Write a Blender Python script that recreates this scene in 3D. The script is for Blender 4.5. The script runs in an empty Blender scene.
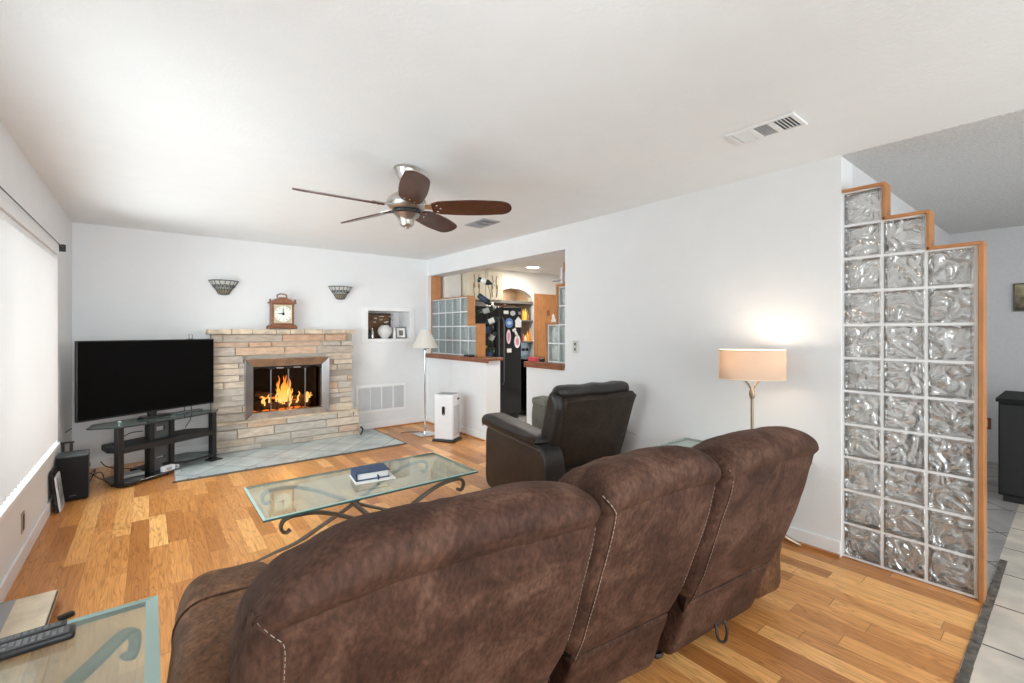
import bpy, bmesh, math, random
from mathutils.bvhtree import BVHTree
from mathutils import Vector, Matrix, noise
PI = math.pi
random.seed(7)
C = bpy.context.scene.collection
SC = bpy.context.scene

# ------------------------------------------------------------------ camera, world, lights, exposure
H = 1.372
cam_d = bpy.data.cameras.new('camera'); cam = bpy.data.objects.new('camera', cam_d); C.objects.link(cam)
cam_d.sensor_width = 36.0; cam_d.lens = 455 * 36 / 1024; cam_d.shift_y = -10.5 / 1024
cam_d.clip_start = 0.02
cam.location = (0, 0, H); cam.rotation_euler = (PI / 2, 0, -math.radians(38.58))
SC.camera = cam
w = bpy.data.worlds.new('sky'); SC.world = w; w.use_nodes = True
w.node_tree.nodes['Background'].inputs[0].default_value = (0.85, 0.92, 1.0, 1)
w.node_tree.nodes['Background'].inputs[1].default_value = 1.0
vs = SC.view_settings
vs.view_transform = 'Standard'; vs.look = 'None'; vs.gamma = 1.0; vs.use_curve_mapping = False
vs.exposure = 0.34
SC.cycles.use_denoising = True
SC.cycles.max_bounces = 14; SC.cycles.diffuse_bounces = 6; SC.cycles.transmission_bounces = 10
SC.cycles.transparent_max_bounces = 16; SC.cycles.sample_clamp_indirect = 6.0


def area(name, loc, rot, sx, sy, power, col=(1, 1, 1)):
    d = bpy.data.lights.new(name, 'AREA'); d.shape = 'RECTANGLE'; d.size = sx; d.size_y = sy
    d.energy = power; d.color = col
    o = bpy.data.objects.new(name, d); C.objects.link(o); o.location = loc; o.rotation_euler = rot
    return o


area('daylight_side_window', (-0.86, 3.35, 1.28), (0, -PI / 2, 0), 1.5, 3.5, 148, (0.93, 0.985, 1.0))
area('added_rear_fill', (1.5, -3.02, 1.45), (PI / 2, 0, 0), 3.6, 2.0, 86, (0.94, 0.985, 1.0))  # added fill behind the camera, brightens the whole room
area('added_upward_fill', (1.5, -3.0, 0.75), (PI / 2 + 0.75, 0, 0), 3.4, 0.7, 10, (1.0, 0.97, 0.93))  # second added fill, tilted up to brighten the ceiling
area('added_dining_fill', (5.2, -3.02, 1.4), (PI / 2, 0, 0), 1.6, 1.4, 12, (1.0, 0.97, 0.93))  # added fill for the dining area, its source is unseen

fd = bpy.data.lights.new('added_ceiling_fill', 'SPOT'); fd.energy = 150; fd.spot_size = math.radians(80); fd.spot_blend = 1.0; fd.shadow_soft_size = 0.4  # added spot behind the camera, lifts the far ceiling
fd.color = (0.98, 0.99, 1.0)
fo = bpy.data.objects.new('added_ceiling_fill', fd); C.objects.link(fo); fo.location = (0.2, -0.9, 1.5)
fo.rotation_euler = (Vector((0.75, 3.9, 2.44)) - Vector((0.2, -0.9, 1.5))).to_track_quat('-Z', 'Y').to_euler()

# ------------------------------------------------------------------ materials
MATS = {}


def nt(m):
    m.use_nodes = True
    t = m.node_tree
    return t, t.nodes, t.links, t.nodes['Principled BSDF']


def mat(name, col, rough=0.5, metal=0.0, spec=0.5, emit=None, estr=0.0, bump=0.0, bscale=40, vary=0.0, vscale=6, sheen=0.0):
    if name in MATS: return MATS[name]
    m = bpy.data.materials.new(name); t, n, l, b = nt(m)
    b.inputs['Base Color'].default_value = (*col, 1); b.inputs['Roughness'].default_value = rough
    b.inputs['Metallic'].default_value = metal; b.inputs['Specular IOR Level'].default_value = spec
    if sheen: b.inputs['Sheen Weight'].default_value = sheen
    if emit:
        b.inputs['Emission Color'].default_value = (*emit, 1); b.inputs['Emission Strength'].default_value = estr
    tc = n.new('ShaderNodeTexCoord')
    if bump:
        no = n.new('ShaderNodeTexNoise'); no.inputs['Scale'].default_value = bscale; no.inputs['Detail'].default_value = 4
        l.new(tc.outputs['Object'], no.inputs['Vector'])
        bp = n.new('ShaderNodeBump'); bp.inputs['Strength'].default_value = bump; bp.inputs['Distance'].default_value = 0.01
        l.new(no.outputs['Fac'], bp.inputs['Height']); l.new(bp.outputs['Normal'], b.inputs['Normal'])
    no = n.new('ShaderNodeTexNoise'); no.inputs['Scale'].default_value = vscale; no.inputs['Detail'].default_value = 5
    l.new(tc.outputs['Object'], no.inputs['Vector'])
    r = n.new('ShaderNodeValToRGB'); l.new(no.outputs['Fac'], r.inputs[0])
    v = vary or 0.03
    r.color_ramp.elements[0].position = 0.3; r.color_ramp.elements[1].position = 0.7
    r.color_ramp.elements[0].color = (*[c * (1 - v) for c in col], 1)
    r.color_ramp.elements[1].color = (*[min(1, c * (1 + v)) for c in col], 1)
    l.new(r.outputs[0], b.inputs['Base Color'])
    MATS[name] = m
    return m


def math_node(n, l, op, a, b=None):
    x = n.new('ShaderNodeMath'); x.operation = op
    for i, v in enumerate((a, b)):
        if v is None: continue
        if isinstance(v, (int, float)): x.inputs[i].default_value = v
        else: l.new(v, x.inputs[i])
    return x.outputs[0]


def plank_floor():
    m = bpy.data.materials.new('oak_laminate'); t, n, l, b = nt(m)
    tc = n.new('ShaderNodeTexCoord'); sp = n.new('ShaderNodeSeparateXYZ'); l.new(tc.outputs['Object'], sp.inputs[0])
    u = math_node(n, l, 'DIVIDE', sp.outputs[0], 0.098); col = math_node(n, l, 'FLOOR', u)
    wn = n.new('ShaderNodeTexWhiteNoise'); wn.noise_dimensions = '1D'; l.new(col, wn.inputs['W'])
    v = math_node(n, l, 'ADD', math_node(n, l, 'DIVIDE', sp.outputs[1], 0.62), math_node(n, l, 'MULTIPLY', wn.outputs['Value'], 7.0))
    row = math_node(n, l, 'FLOOR', v)
    cb = n.new('ShaderNodeCombineXYZ'); l.new(col, cb.inputs[0]); l.new(row, cb.inputs[1])
    w2 = n.new('ShaderNodeTexWhiteNoise'); w2.noise_dimensions = '2D'; l.new(cb.outputs[0], w2.inputs['Vector'])
    # grain: stretched noise, shifted per strip
    cv = n.new('ShaderNodeCombineXYZ')
    l.new(math_node(n, l, 'ADD', math_node(n, l, 'MULTIPLY', sp.outputs[0], 9.0), math_node(n, l, 'MULTIPLY', w2.outputs['Value'], 60.0)), cv.inputs[0])
    l.new(math_node(n, l, 'MULTIPLY', sp.outputs[1], 0.62), cv.inputs[1])
    l.new(math_node(n, l, 'MULTIPLY', w2.outputs['Value'], 31.0), cv.inputs[2])
    n1 = n.new('ShaderNodeTexNoise'); n1.inputs['Scale'].default_value = 1.5; n1.inputs['Detail'].default_value = 2
    l.new(cv.outputs[0], n1.inputs['Vector'])
    rings = math_node(n, l, 'ABSOLUTE', math_node(n, l, 'SINE', math_node(n, l, 'MULTIPLY', n1.outputs['Fac'], 55.0)))
    n2 = n.new('ShaderNodeTexNoise'); n2.inputs['Scale'].default_value = 9; n2.inputs['Detail'].default_value = 6
    l.new(cv.outputs[0], n2.inputs['Vector'])
    cr = n.new('ShaderNodeValToRGB'); l.new(w2.outputs['Value'], cr.inputs[0])
    e = cr.color_ramp.elements
    e[0].color = (0.45, 0.180, 0.052, 1); e[1].color = (0.88, 0.48, 0.175, 1)
    e.new(0.4).color = (0.59, 0.258, 0.078, 1); e.new(0.72).color = (0.71, 0.335, 0.108, 1)
    mx = n.new('ShaderNodeMixRGB'); mx.blend_type = 'MULTIPLY'
    rr = n.new('ShaderNodeValToRGB'); l.new(rings, rr.inputs[0])
    rr.color_ramp.elements[0].color = (0.66, 0.58, 0.50, 1); rr.color_ramp.elements[1].color = (1.1, 1.1, 1.1, 1)
    rr.color_ramp.elements[1].position = 0.55
    mx.inputs[0].default_value = 0.75; l.new(cr.outputs[0], mx.inputs[1]); l.new(rr.outputs[0], mx.inputs[2])
    m2 = n.new('ShaderNodeMixRGB'); m2.blend_type = 'MULTIPLY'; m2.inputs[0].default_value = 0.6
    r2 = n.new('ShaderNodeValToRGB'); l.new(n2.outputs['Fac'], r2.inputs[0])
    r2.color_ramp.elements[0].position = 0.3; r2.color_ramp.elements[0].color = (0.7, 0.65, 0.6, 1)
    r2.color_ramp.elements[1].position = 0.6; r2.color_ramp.elements[1].color = (1.08, 1.08, 1.08, 1)
    l.new(mx.outputs[0], m2.inputs[1]); l.new(r2.outputs[0], m2.inputs[2])
    # joints: hairline between strips, darker every second strip end
    fu = math_node(n, l, 'FRACT', u); fv = math_node(n, l, 'FRACT', v)
    ju = math_node(n, l, 'LESS_THAN', fu, 0.022); jv = math_node(n, l, 'LESS_THAN', fv, 0.005)
    j = math_node(n, l, 'MAXIMUM', math_node(n, l, 'MULTIPLY', ju, 0.35), math_node(n, l, 'MULTIPLY', jv, 0.6))
    m3 = n.new('ShaderNodeMixRGB'); l.new(j, m3.inputs[0]); l.new(m2.outputs[0], m3.inputs[1]); m3.inputs[2].default_value = (0.10, 0.045, 0.018, 1)
    l.new(m3.outputs[0], b.inputs['Base Color'])
    b.inputs['Roughness'].default_value = 0.30; b.inputs['Specular IOR Level'].default_value = 0.45
    return m


def tile_mat(name, c1, c2, grout, size, rot, gw=0.012, rough=0.35):
    m = bpy.data.materials.new(name); t, n, l, b = nt(m)
    tc = n.new('ShaderNodeTexCoord'); mp = n.new('ShaderNodeMapping'); l.new(tc.outputs['Object'], mp.inputs[0])
    mp.inputs['Rotation'].default_value = (0, 0, rot); mp.inputs['Location'].default_value = (0.13, 0.07, 0)
    br = n.new('ShaderNodeTexBrick'); br.offset = 0.0 if rot else 0.5
    br.inputs['Scale'].default_value = 1.0; br.inputs['Brick Width'].default_value = size; br.inputs['Row Height'].default_value = size
    br.inputs['Mortar Size'].default_value = gw / 2; br.inputs['Mortar Smooth'].default_value = 0.1
    br.inputs['Color1'].default_value = (*c1, 1); br.inputs['Color2'].default_value = (*c2, 1); br.inputs['Mortar'].default_value = (*grout, 1)
    l.new(mp.outputs[0], br.inputs['Vector'])
    no = n.new('ShaderNodeTexNoise'); no.inputs['Scale'].default_value = 5; no.inputs['Detail'].default_value = 7; l.new(tc.outputs['Object'], no.inputs['Vector'])
    r = n.new('ShaderNodeValToRGB'); l.new(no.outputs['Fac'], r.inputs[0])
    r.color_ramp.elements[0].position = 0.35; r.color_ramp.elements[0].color = (0.72, 0.72, 0.72, 1)
    r.color_ramp.elements[1].position = 0.65; r.color_ramp.elements[1].color = (1.1, 1.08, 1.05, 1)
    mx = n.new('ShaderNodeMixRGB'); mx.blend_type = 'MULTIPLY'; mx.inputs[0].default_value = 0.8
    l.new(br.outputs['Color'], mx.inputs[1]); l.new(r.outputs[0], mx.inputs[2]); l.new(mx.outputs[0], b.inputs['Base Color'])
    bp = n.new('ShaderNodeBump'); bp.inputs['Strength'].default_value = 0.4; bp.inputs['Distance'].default_value = 0.01
    l.new(no.outputs['Fac'], bp.inputs['Height']); l.new(bp.outputs[0], b.inputs['Normal'])
    b.inputs['Roughness'].default_value = rough
    return m


def stone_mat():
    m = bpy.data.materials.new('ledge_stone'); t, n, l, b = nt(m)
    g = n.new('ShaderNodeNewGeometry'); cr = n.new('ShaderNodeValToRGB'); l.new(g.outputs['Random Per Island'], cr.inputs[0])
    e = cr.color_ramp.elements; cr.color_ramp.interpolation = 'CONSTANT'
    cols = [(0.55, 0.40, 0.30), (0.58, 0.49, 0.40), (0.47, 0.41, 0.35), (0.62, 0.44, 0.32), (0.52, 0.47, 0.42), (0.64, 0.54, 0.44), (0.57, 0.38, 0.27), (0.49, 0.44, 0.39)]
    e[0].color = (*cols[0], 1); e[1].position = 0.9; e[1].color = (*cols[-1], 1)
    for i, c in enumerate(cols[1:-1]): e.new(0.13 * (i + 1)).color = (*c, 1)
    tc = n.new('ShaderNodeTexCoord'); mp = n.new('ShaderNodeMapping'); l.new(tc.outputs['Object'], mp.inputs[0]); mp.inputs['Scale'].default_value = (5, 5, 14)
    no = n.new('ShaderNodeTexNoise'); no.inputs['Scale'].default_value = 2.2; no.inputs['Detail'].default_value = 8; l.new(mp.outputs[0], no.inputs['Vector'])
    r = n.new('ShaderNodeValToRGB'); l.new(no.outputs['Fac'], r.inputs[0])
    r.color_ramp.elements[0].position = 0.3; r.color_ramp.elements[0].color = (0.78, 0.76, 0.74, 1)
    r.color_ramp.elements[1].position = 0.7; r.color_ramp.elements[1].color = (1.12, 1.13, 1.1, 1)
    mx = n.new('ShaderNodeMixRGB'); mx.blend_type = 'MULTIPLY'; mx.inputs[0].default_value = 0.9
    l.new(cr.outputs[0], mx.inputs[1]); l.new(r.outputs[0], mx.inputs[2]); l.new(mx.outputs[0], b.inputs['Base Color'])
    bp = n.new('ShaderNodeBump'); bp.inputs['Strength'].default_value = 0.7; bp.inputs['Distance'].default_value = 0.012
    l.new(no.outputs['Fac'], bp.inputs['Height']); l.new(bp.outputs[0], b.inputs['Normal'])
    b.inputs['Roughness'].default_value = 0.85
    return m


def suede_mat(name, dark, mid, light, rough=0.75, sheen=0.35, grain=90, bump=0.25, scale=1.0):
    m = bpy.data.materials.new(name); t, n, l, b = nt(m)
    tc = n.new('ShaderNodeTexCoord')
    no = n.new('ShaderNodeTexNoise'); no.inputs['Scale'].default_value = 5.5 * scale; no.inputs['Detail'].default_value = 9; no.inputs['Roughness'].default_value = 0.68
    no.inputs['Distortion'].default_value = 0.6
    l.new(tc.outputs['Object'], no.inputs['Vector'])
    cr = n.new('ShaderNodeValToRGB'); l.new(no.outputs['Fac'], cr.inputs[0]); e = cr.color_ramp.elements
    e[0].position = 0.32; e[0].color = (*dark, 1); e[1].position = 0.70; e[1].color = (*light, 1); e.new(0.5).color = (*mid, 1)
    mp = n.new('ShaderNodeMapping'); mp.inputs['Rotation'].default_value = (0.3, 0.6, 0.2); mp.inputs['Scale'].default_value = (46, 46, 20)
    l.new(tc.outputs['Object'], mp.inputs[0])
    n2 = n.new('ShaderNodeTexNoise'); n2.inputs['Scale'].default_value = 2; n2.inputs['Detail'].default_value = 4; l.new(mp.outputs[0], n2.inputs['Vector'])
    r2 = n.new('ShaderNodeValToRGB'); l.new(n2.outputs['Fac'], r2.inputs[0])
    r2.color_ramp.elements[0].position = 0.3; r2.color_ramp.elements[0].color = (0.55, 0.53, 0.51, 1)
    r2.color_ramp.elements[1].position = 0.7; r2.color_ramp.elements[1].color = (1.4, 1.4, 1.4, 1)
    mx = n.new('ShaderNodeMixRGB'); mx.blend_type = 'MULTIPLY'; mx.inputs[0].default_value = 0.8
    l.new(cr.outputs[0], mx.inputs[1]); l.new(r2.outputs[0], mx.inputs[2]); l.new(mx.outputs[0], b.inputs['Base Color'])
    n3 = n.new('ShaderNodeTexNoise'); n3.inputs['Scale'].default_value = grain; n3.inputs['Detail'].default_value = 5; l.new(tc.outputs['Object'], n3.inputs['Vector'])
    bp = n.new('ShaderNodeBump'); bp.inputs['Strength'].default_value = bump; bp.inputs['Distance'].default_value = 0.006
    l.new(n3.outputs['Fac'], bp.inputs['Height']); l.new(bp.outputs[0], b.inputs['Normal'])
    b.inputs['Specular IOR Level'].default_value = 0.25 if sheen else 0.5
    b.inputs['Roughness'].default_value = rough; b.inputs['Sheen Weight'].default_value = sheen; b.inputs['Sheen Roughness'].default_value = 0.4
    b.inputs['Sheen Tint'].default_value = (*[min(1, c * 3) for c in light], 1)
    return m


def sheet_glass(name, tint, rough=0.02, ior=1.5, reflect_haze=0.0):
    m = bpy.data.materials.new(name); m.use_nodes = True; n = m.node_tree.nodes; l = m.node_tree.links
    n.remove(n['Principled BSDF']); out = n['Material Output']
    tr = n.new('ShaderNodeBsdfTransparent'); tr.inputs[0].default_value = (*tint, 1)
    gl = n.new('ShaderNodeBsdfGlossy'); gl.inputs['Roughness'].default_value = rough; gl.inputs[0].default_value = (0.9, 0.97, 0.95, 1)
    ge = n.new('ShaderNodeNewGeometry'); dt = n.new('ShaderNodeVectorMath'); dt.operation = 'DOT_PRODUCT'
    l.new(ge.outputs['Incoming'], dt.inputs[0]); l.new(ge.outputs['Normal'], dt.inputs[1])
    f0 = ((ior - 1) / (ior + 1)) ** 2
    c5 = math_node(n, l, 'POWER', math_node(n, l, 'SUBTRACT', 1.0, math_node(n, l, 'ABSOLUTE', dt.outputs['Value'])), 5.0)
    fac = math_node(n, l, 'ADD', math_node(n, l, 'MULTIPLY', c5, 1 - f0), f0)
    mx = n.new('ShaderNodeMixShader'); l.new(fac, mx.inputs[0]); l.new(tr.outputs[0], mx.inputs[1]); l.new(gl.outputs[0], mx.inputs[2])
    if reflect_haze:
        df = n.new('ShaderNodeBsdfDiffuse'); df.inputs[0].default_value = (0.62, 0.74, 0.69, 1)  # pale reflections painted in as a flat diffuse haze
        m2 = n.new('ShaderNodeMixShader'); m2.inputs[0].default_value = reflect_haze
        l.new(mx.outputs[0], m2.inputs[1]); l.new(df.outputs[0], m2.inputs[2]); mx = m2
    l.new(mx.outputs[0], out.inputs[0])
    return m


def block_glass_mat(name, tint, wave=1.0, rough=0.03, mixv=0.12, refl=0.29):
    m = bpy.data.materials.new(name); m.use_nodes = True; n = m.node_tree.nodes; l = m.node_tree.links
    n.remove(n['Principled BSDF']); out = n['Material Output']
    tc = n.new('ShaderNodeTexCoord'); no = n.new('ShaderNodeTexNoise'); no.inputs['Scale'].default_value = 10; no.inputs['Detail'].default_value = 0.8
    no.inputs['Distortion'].default_value = 1.6
    l.new(tc.outputs['Object'], no.inputs['Vector'])
    bp = n.new('ShaderNodeBump'); bp.inputs['Strength'].default_value = wave; bp.inputs['Distance'].default_value = 0.06
    l.new(no.outputs['Fac'], bp.inputs['Height'])
    g = n.new('ShaderNodeBsdfRefraction'); g.inputs['IOR'].default_value = 1.16; g.inputs['Roughness'].default_value = rough
    g.inputs[0].default_value = (*tint, 1); l.new(bp.outputs[0], g.inputs['Normal'])
    gl = n.new('ShaderNodeBsdfGlossy'); gl.inputs['Roughness'].default_value = 0.06; l.new(bp.outputs[0], gl.inputs['Normal'])
    ge = n.new('ShaderNodeNewGeometry'); dt = n.new('ShaderNodeVectorMath'); dt.operation = 'DOT_PRODUCT'
    l.new(ge.outputs['Incoming'], dt.inputs[0]); l.new(bp.outputs[0], dt.inputs[1])
    c5 = math_node(n, l, 'POWER', math_node(n, l, 'SUBTRACT', 1.0, math_node(n, l, 'ABSOLUTE', dt.outputs['Value'])), 3.5)
    fac = math_node(n, l, 'ADD', math_node(n, l, 'MULTIPLY', c5, 0.75), refl)
    m0 = n.new('ShaderNodeMixShader'); l.new(fac, m0.inputs[0]); l.new(g.outputs[0], m0.inputs[1]); l.new(gl.outputs[0], m0.inputs[2])
    d = n.new('ShaderNodeBsdfTranslucent'); d.inputs[0].default_value = (*[c * .95 for c in tint], 1)
    d2 = n.new('ShaderNodeBsdfDiffuse'); d2.inputs[0].default_value = (*[c * .9 for c in tint], 1)
    md = n.new('ShaderNodeMixShader'); l.new(d.outputs[0], md.inputs[1]); l.new(d2.outputs[0], md.inputs[2])
    mx = n.new('ShaderNodeMixShader'); mx.inputs[0].default_value = mixv
    l.new(m0.outputs[0], mx.inputs[1]); l.new(md.outputs[0], mx.inputs[2]); l.new(mx.outputs[0], out.inputs[0])
    return m


def translucent(name, col, t=0.5, emit=0.0, ecol=(1, 1, 1)):
    m = bpy.data.materials.new(name); m.use_nodes = True; n = m.node_tree.nodes; l = m.node_tree.links
    n.remove(n['Principled BSDF']); out = n['Material Output']
    a = n.new('ShaderNodeBsdfDiffuse'); a.inputs[0].default_value = (*col, 1)
    b = n.new('ShaderNodeBsdfTranslucent'); b.inputs[0].default_value = (*col, 1)
    mx = n.new('ShaderNodeMixShader'); mx.inputs[0].default_value = t
    l.new(a.outputs[0], mx.inputs[1]); l.new(b.outputs[0], mx.inputs[2]); l.new(mx.outputs[0], out.inputs[0])
    return m


def flame_mat():
    m = bpy.data.materials.new('flame'); m.use_nodes = True; n = m.node_tree.nodes; l = m.node_tree.links
    n.remove(n['Principled BSDF']); out = n['Material Output']
    tc = n.new('ShaderNodeTexCoord'); sp = n.new('ShaderNodeSeparateXYZ'); l.new(tc.outputs['Generated'], sp.inputs[0])
    cr = n.new('ShaderNodeValToRGB'); l.new(sp.outputs[2], cr.inputs[0]); e = cr.color_ramp.elements
    e[0].color = (1.0, 0.62, 0.22, 1); e[1].color = (0.75, 0.12, 0.01, 1); e.new(0.55).color = (1.0, 0.42, 0.06, 1)
    em = n.new('ShaderNodeEmission'); em.inputs[1].default_value = 1.9; l.new(cr.outputs[0], em.inputs[0])
    tr = n.new('ShaderNodeBsdfTransparent')
    lw = n.new('ShaderNodeLayerWeight'); lw.inputs[0].default_value = 0.35
    mx = n.new('ShaderNodeMixShader'); l.new(lw.outputs['Facing'], mx.inputs[0]); l.new(em.outputs[0], mx.inputs[1]); l.new(tr.outputs[0], mx.inputs[2])
    l.new(mx.outputs[0], out.inputs[0])
    return m


M = dict(
    wall=mat('wall_paint', (0.77, 0.785, 0.80), 0.85, bump=0.12, bscale=90, vary=0.01, spec=0.2),
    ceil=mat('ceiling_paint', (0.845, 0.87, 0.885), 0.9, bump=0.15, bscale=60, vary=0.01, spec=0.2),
    ceil_dimmed=mat('dining_ceiling_dimmed', (0.66, 0.66, 0.66), 0.95, bump=0.9, bscale=110, vary=0.08, vscale=60, spec=0.1),  # greyer base colour carries the weaker light on this side
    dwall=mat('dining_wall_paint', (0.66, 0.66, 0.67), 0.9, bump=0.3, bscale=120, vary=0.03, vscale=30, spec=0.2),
    kwall=mat('kitchen_paint', (0.78, 0.75, 0.71), 0.85, vary=0.02),
    trim=mat('white_trim', (0.83, 0.84, 0.85), 0.4),
    wood_floor=plank_floor(),
    tile=tile_mat('entry_tile', (0.74, 0.68, 0.60), (0.66, 0.61, 0.54), (0.09, 0.085, 0.08), 0.46, 0),
    tiled=tile_mat('diagonal_tile', (0.44, 0.43, 0.42), (0.38, 0.37, 0.36), (0.06, 0.06, 0.06), 0.44, PI / 4),
    tileh=tile_mat('hearth_tile', (0.56, 0.61, 0.61), (0.47, 0.53, 0.54), (0.22, 0.24, 0.24), 0.33, PI / 4, 0.012, 0.4),
    stone=stone_mat(),
    mortar=mat('mortar', (0.38, 0.34, 0.29), 0.95, bump=0.4),
    capstone=mat('cap_stone', (0.60, 0.50, 0.38), 0.9, bump=0.8, bscale=30, vary=0.25, vscale=9),
    suede=suede_mat('brown_suede', (0.031, 0.0138, 0.0088), (0.068, 0.0315, 0.0200), (0.135, 0.072, 0.048), sheen=0.05),
    suede_dark=suede_mat('dark_suede', (0.040, 0.021, 0.012), (0.125, 0.060, 0.029), (0.30, 0.150, 0.072), 0.55, 0.04, 60, 0.2, 0.7),
    leather=suede_mat('black_brown_leather', (0.0125, 0.0110, 0.0105), (0.021, 0.018, 0.017), (0.034, 0.029, 0.028), 0.42, 0.0, 160, 0.25),
    leather_back=suede_mat('brown_back_leather', (0.025, 0.018, 0.014), (0.034, 0.026, 0.020), (0.050, 0.038, 0.030), 0.5, 0.05, 180, 0.2),
    thread=mat('thread', (0.46, 0.39, 0.32), 0.8),
    dthread=mat('grey_thread', (0.22, 0.21, 0.20), 0.8),
    black=mat('black_plastic', (0.012, 0.012, 0.013), 0.45),
    screen=mat('screen', (0.0015, 0.0015, 0.0018), 0.5, spec=0.08),
    gloss_black=mat('gloss_black', (0.008, 0.008, 0.009), 0.16),
    blackcloth=mat('speaker_cloth', (0.010, 0.010, 0.011), 0.95),
    darkgrey=mat('dark_grey', (0.09, 0.095, 0.10), 0.5),
    grey=mat('grey_plastic', (0.35, 0.36, 0.37), 0.5),
    white=mat('white_plastic', (0.74, 0.75, 0.79), 0.35),
    paper=mat('paper', (0.82, 0.82, 0.80), 0.8),
    cream=mat('cream', (0.78, 0.70, 0.55), 0.7),
    nickel=mat('brushed_nickel', (0.56, 0.53, 0.50), 0.33, 1.0),
    chrome=mat('chrome', (0.75, 0.77, 0.80), 0.12, 1.0),
    bronze=mat('bronze', (0.17, 0.14, 0.115), 0.38, 0.85, vary=0.15),
    bronze_lt=mat('light_bronze', (0.40, 0.33, 0.25), 0.35, 0.9, vary=0.12),
    brass_frame=mat('aged_bronze_frame', (0.42, 0.35, 0.29), 0.33, 0.9, vary=0.2, vscale=12),
    steel_frame=mat('steel_side_frame', (0.36, 0.36, 0.37), 0.3, 0.95, vary=0.15),
    blade=mat('mahogany', (0.062, 0.019, 0.010), 0.32, vary=0.3, vscale=14),
    oak=mat('honey_oak', (0.44, 0.19, 0.065), 0.4, vary=0.12, vscale=9),
    redwood=mat('red_brown_wood', (0.24, 0.085, 0.04), 0.35, vary=0.25, vscale=10),
    clockwood=mat('clock_wood', (0.23, 0.085, 0.035), 0.35, vary=0.3, vscale=20),
    glass=sheet_glass('table_glass', (0.86, 0.93, 0.90), 0.02, 1.8, 0.13),
    glass_edge=mat('glass_edge', (0.07, 0.15, 0.13), 0.15),
    glass_bevel=mat('glass_bevel', (0.36, 0.50, 0.46), 0.08),
    smoke_glass=sheet_glass('smoked_glass', (0.50, 0.56, 0.58), 0.04, 1.9, 0.06),
    door_glass=sheet_glass('fire_door_glass', (0.80, 0.78, 0.76), 0.05, 1.3),
    block=block_glass_mat('glass_block', (0.985, 0.98, 0.96), 1.0),
    block2=block_glass_mat('blue_glass_block', (0.84, 0.96, 0.98), 0.6, 0.03, 0.45, 0.15),
    grout=mat('white_grout', (0.80, 0.81, 0.81), 0.8),
    blind=translucent('blind_vinyl', (0.72, 0.70, 0.69), 0.30),
    shade=translucent('lamp_linen', (0.74, 0.60, 0.48), 0.28),
    shade2=translucent('cream_linen', (0.86, 0.84, 0.80), 0.4),
    char=mat('char_brick', (0.022, 0.018, 0.016), 0.9, bump=0.5),
    log=mat('burnt_log', (0.075, 0.040, 0.025), 0.9, bump=1.0, bscale=25, vary=0.6, vscale=18),
    ember=mat('ember', (0.10, 0.03, 0.01), 0.9, emit=(1.0, 0.22, 0.03), estr=1.2, vary=0.5, vscale=30),
    flame=flame_mat(),
    navy=mat('navy_leather', (0.020, 0.048, 0.125), 0.5, vary=0.2, vscale=30),
)
vg = MATS

# ------------------------------------------------------------------ mesh helpers


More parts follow.
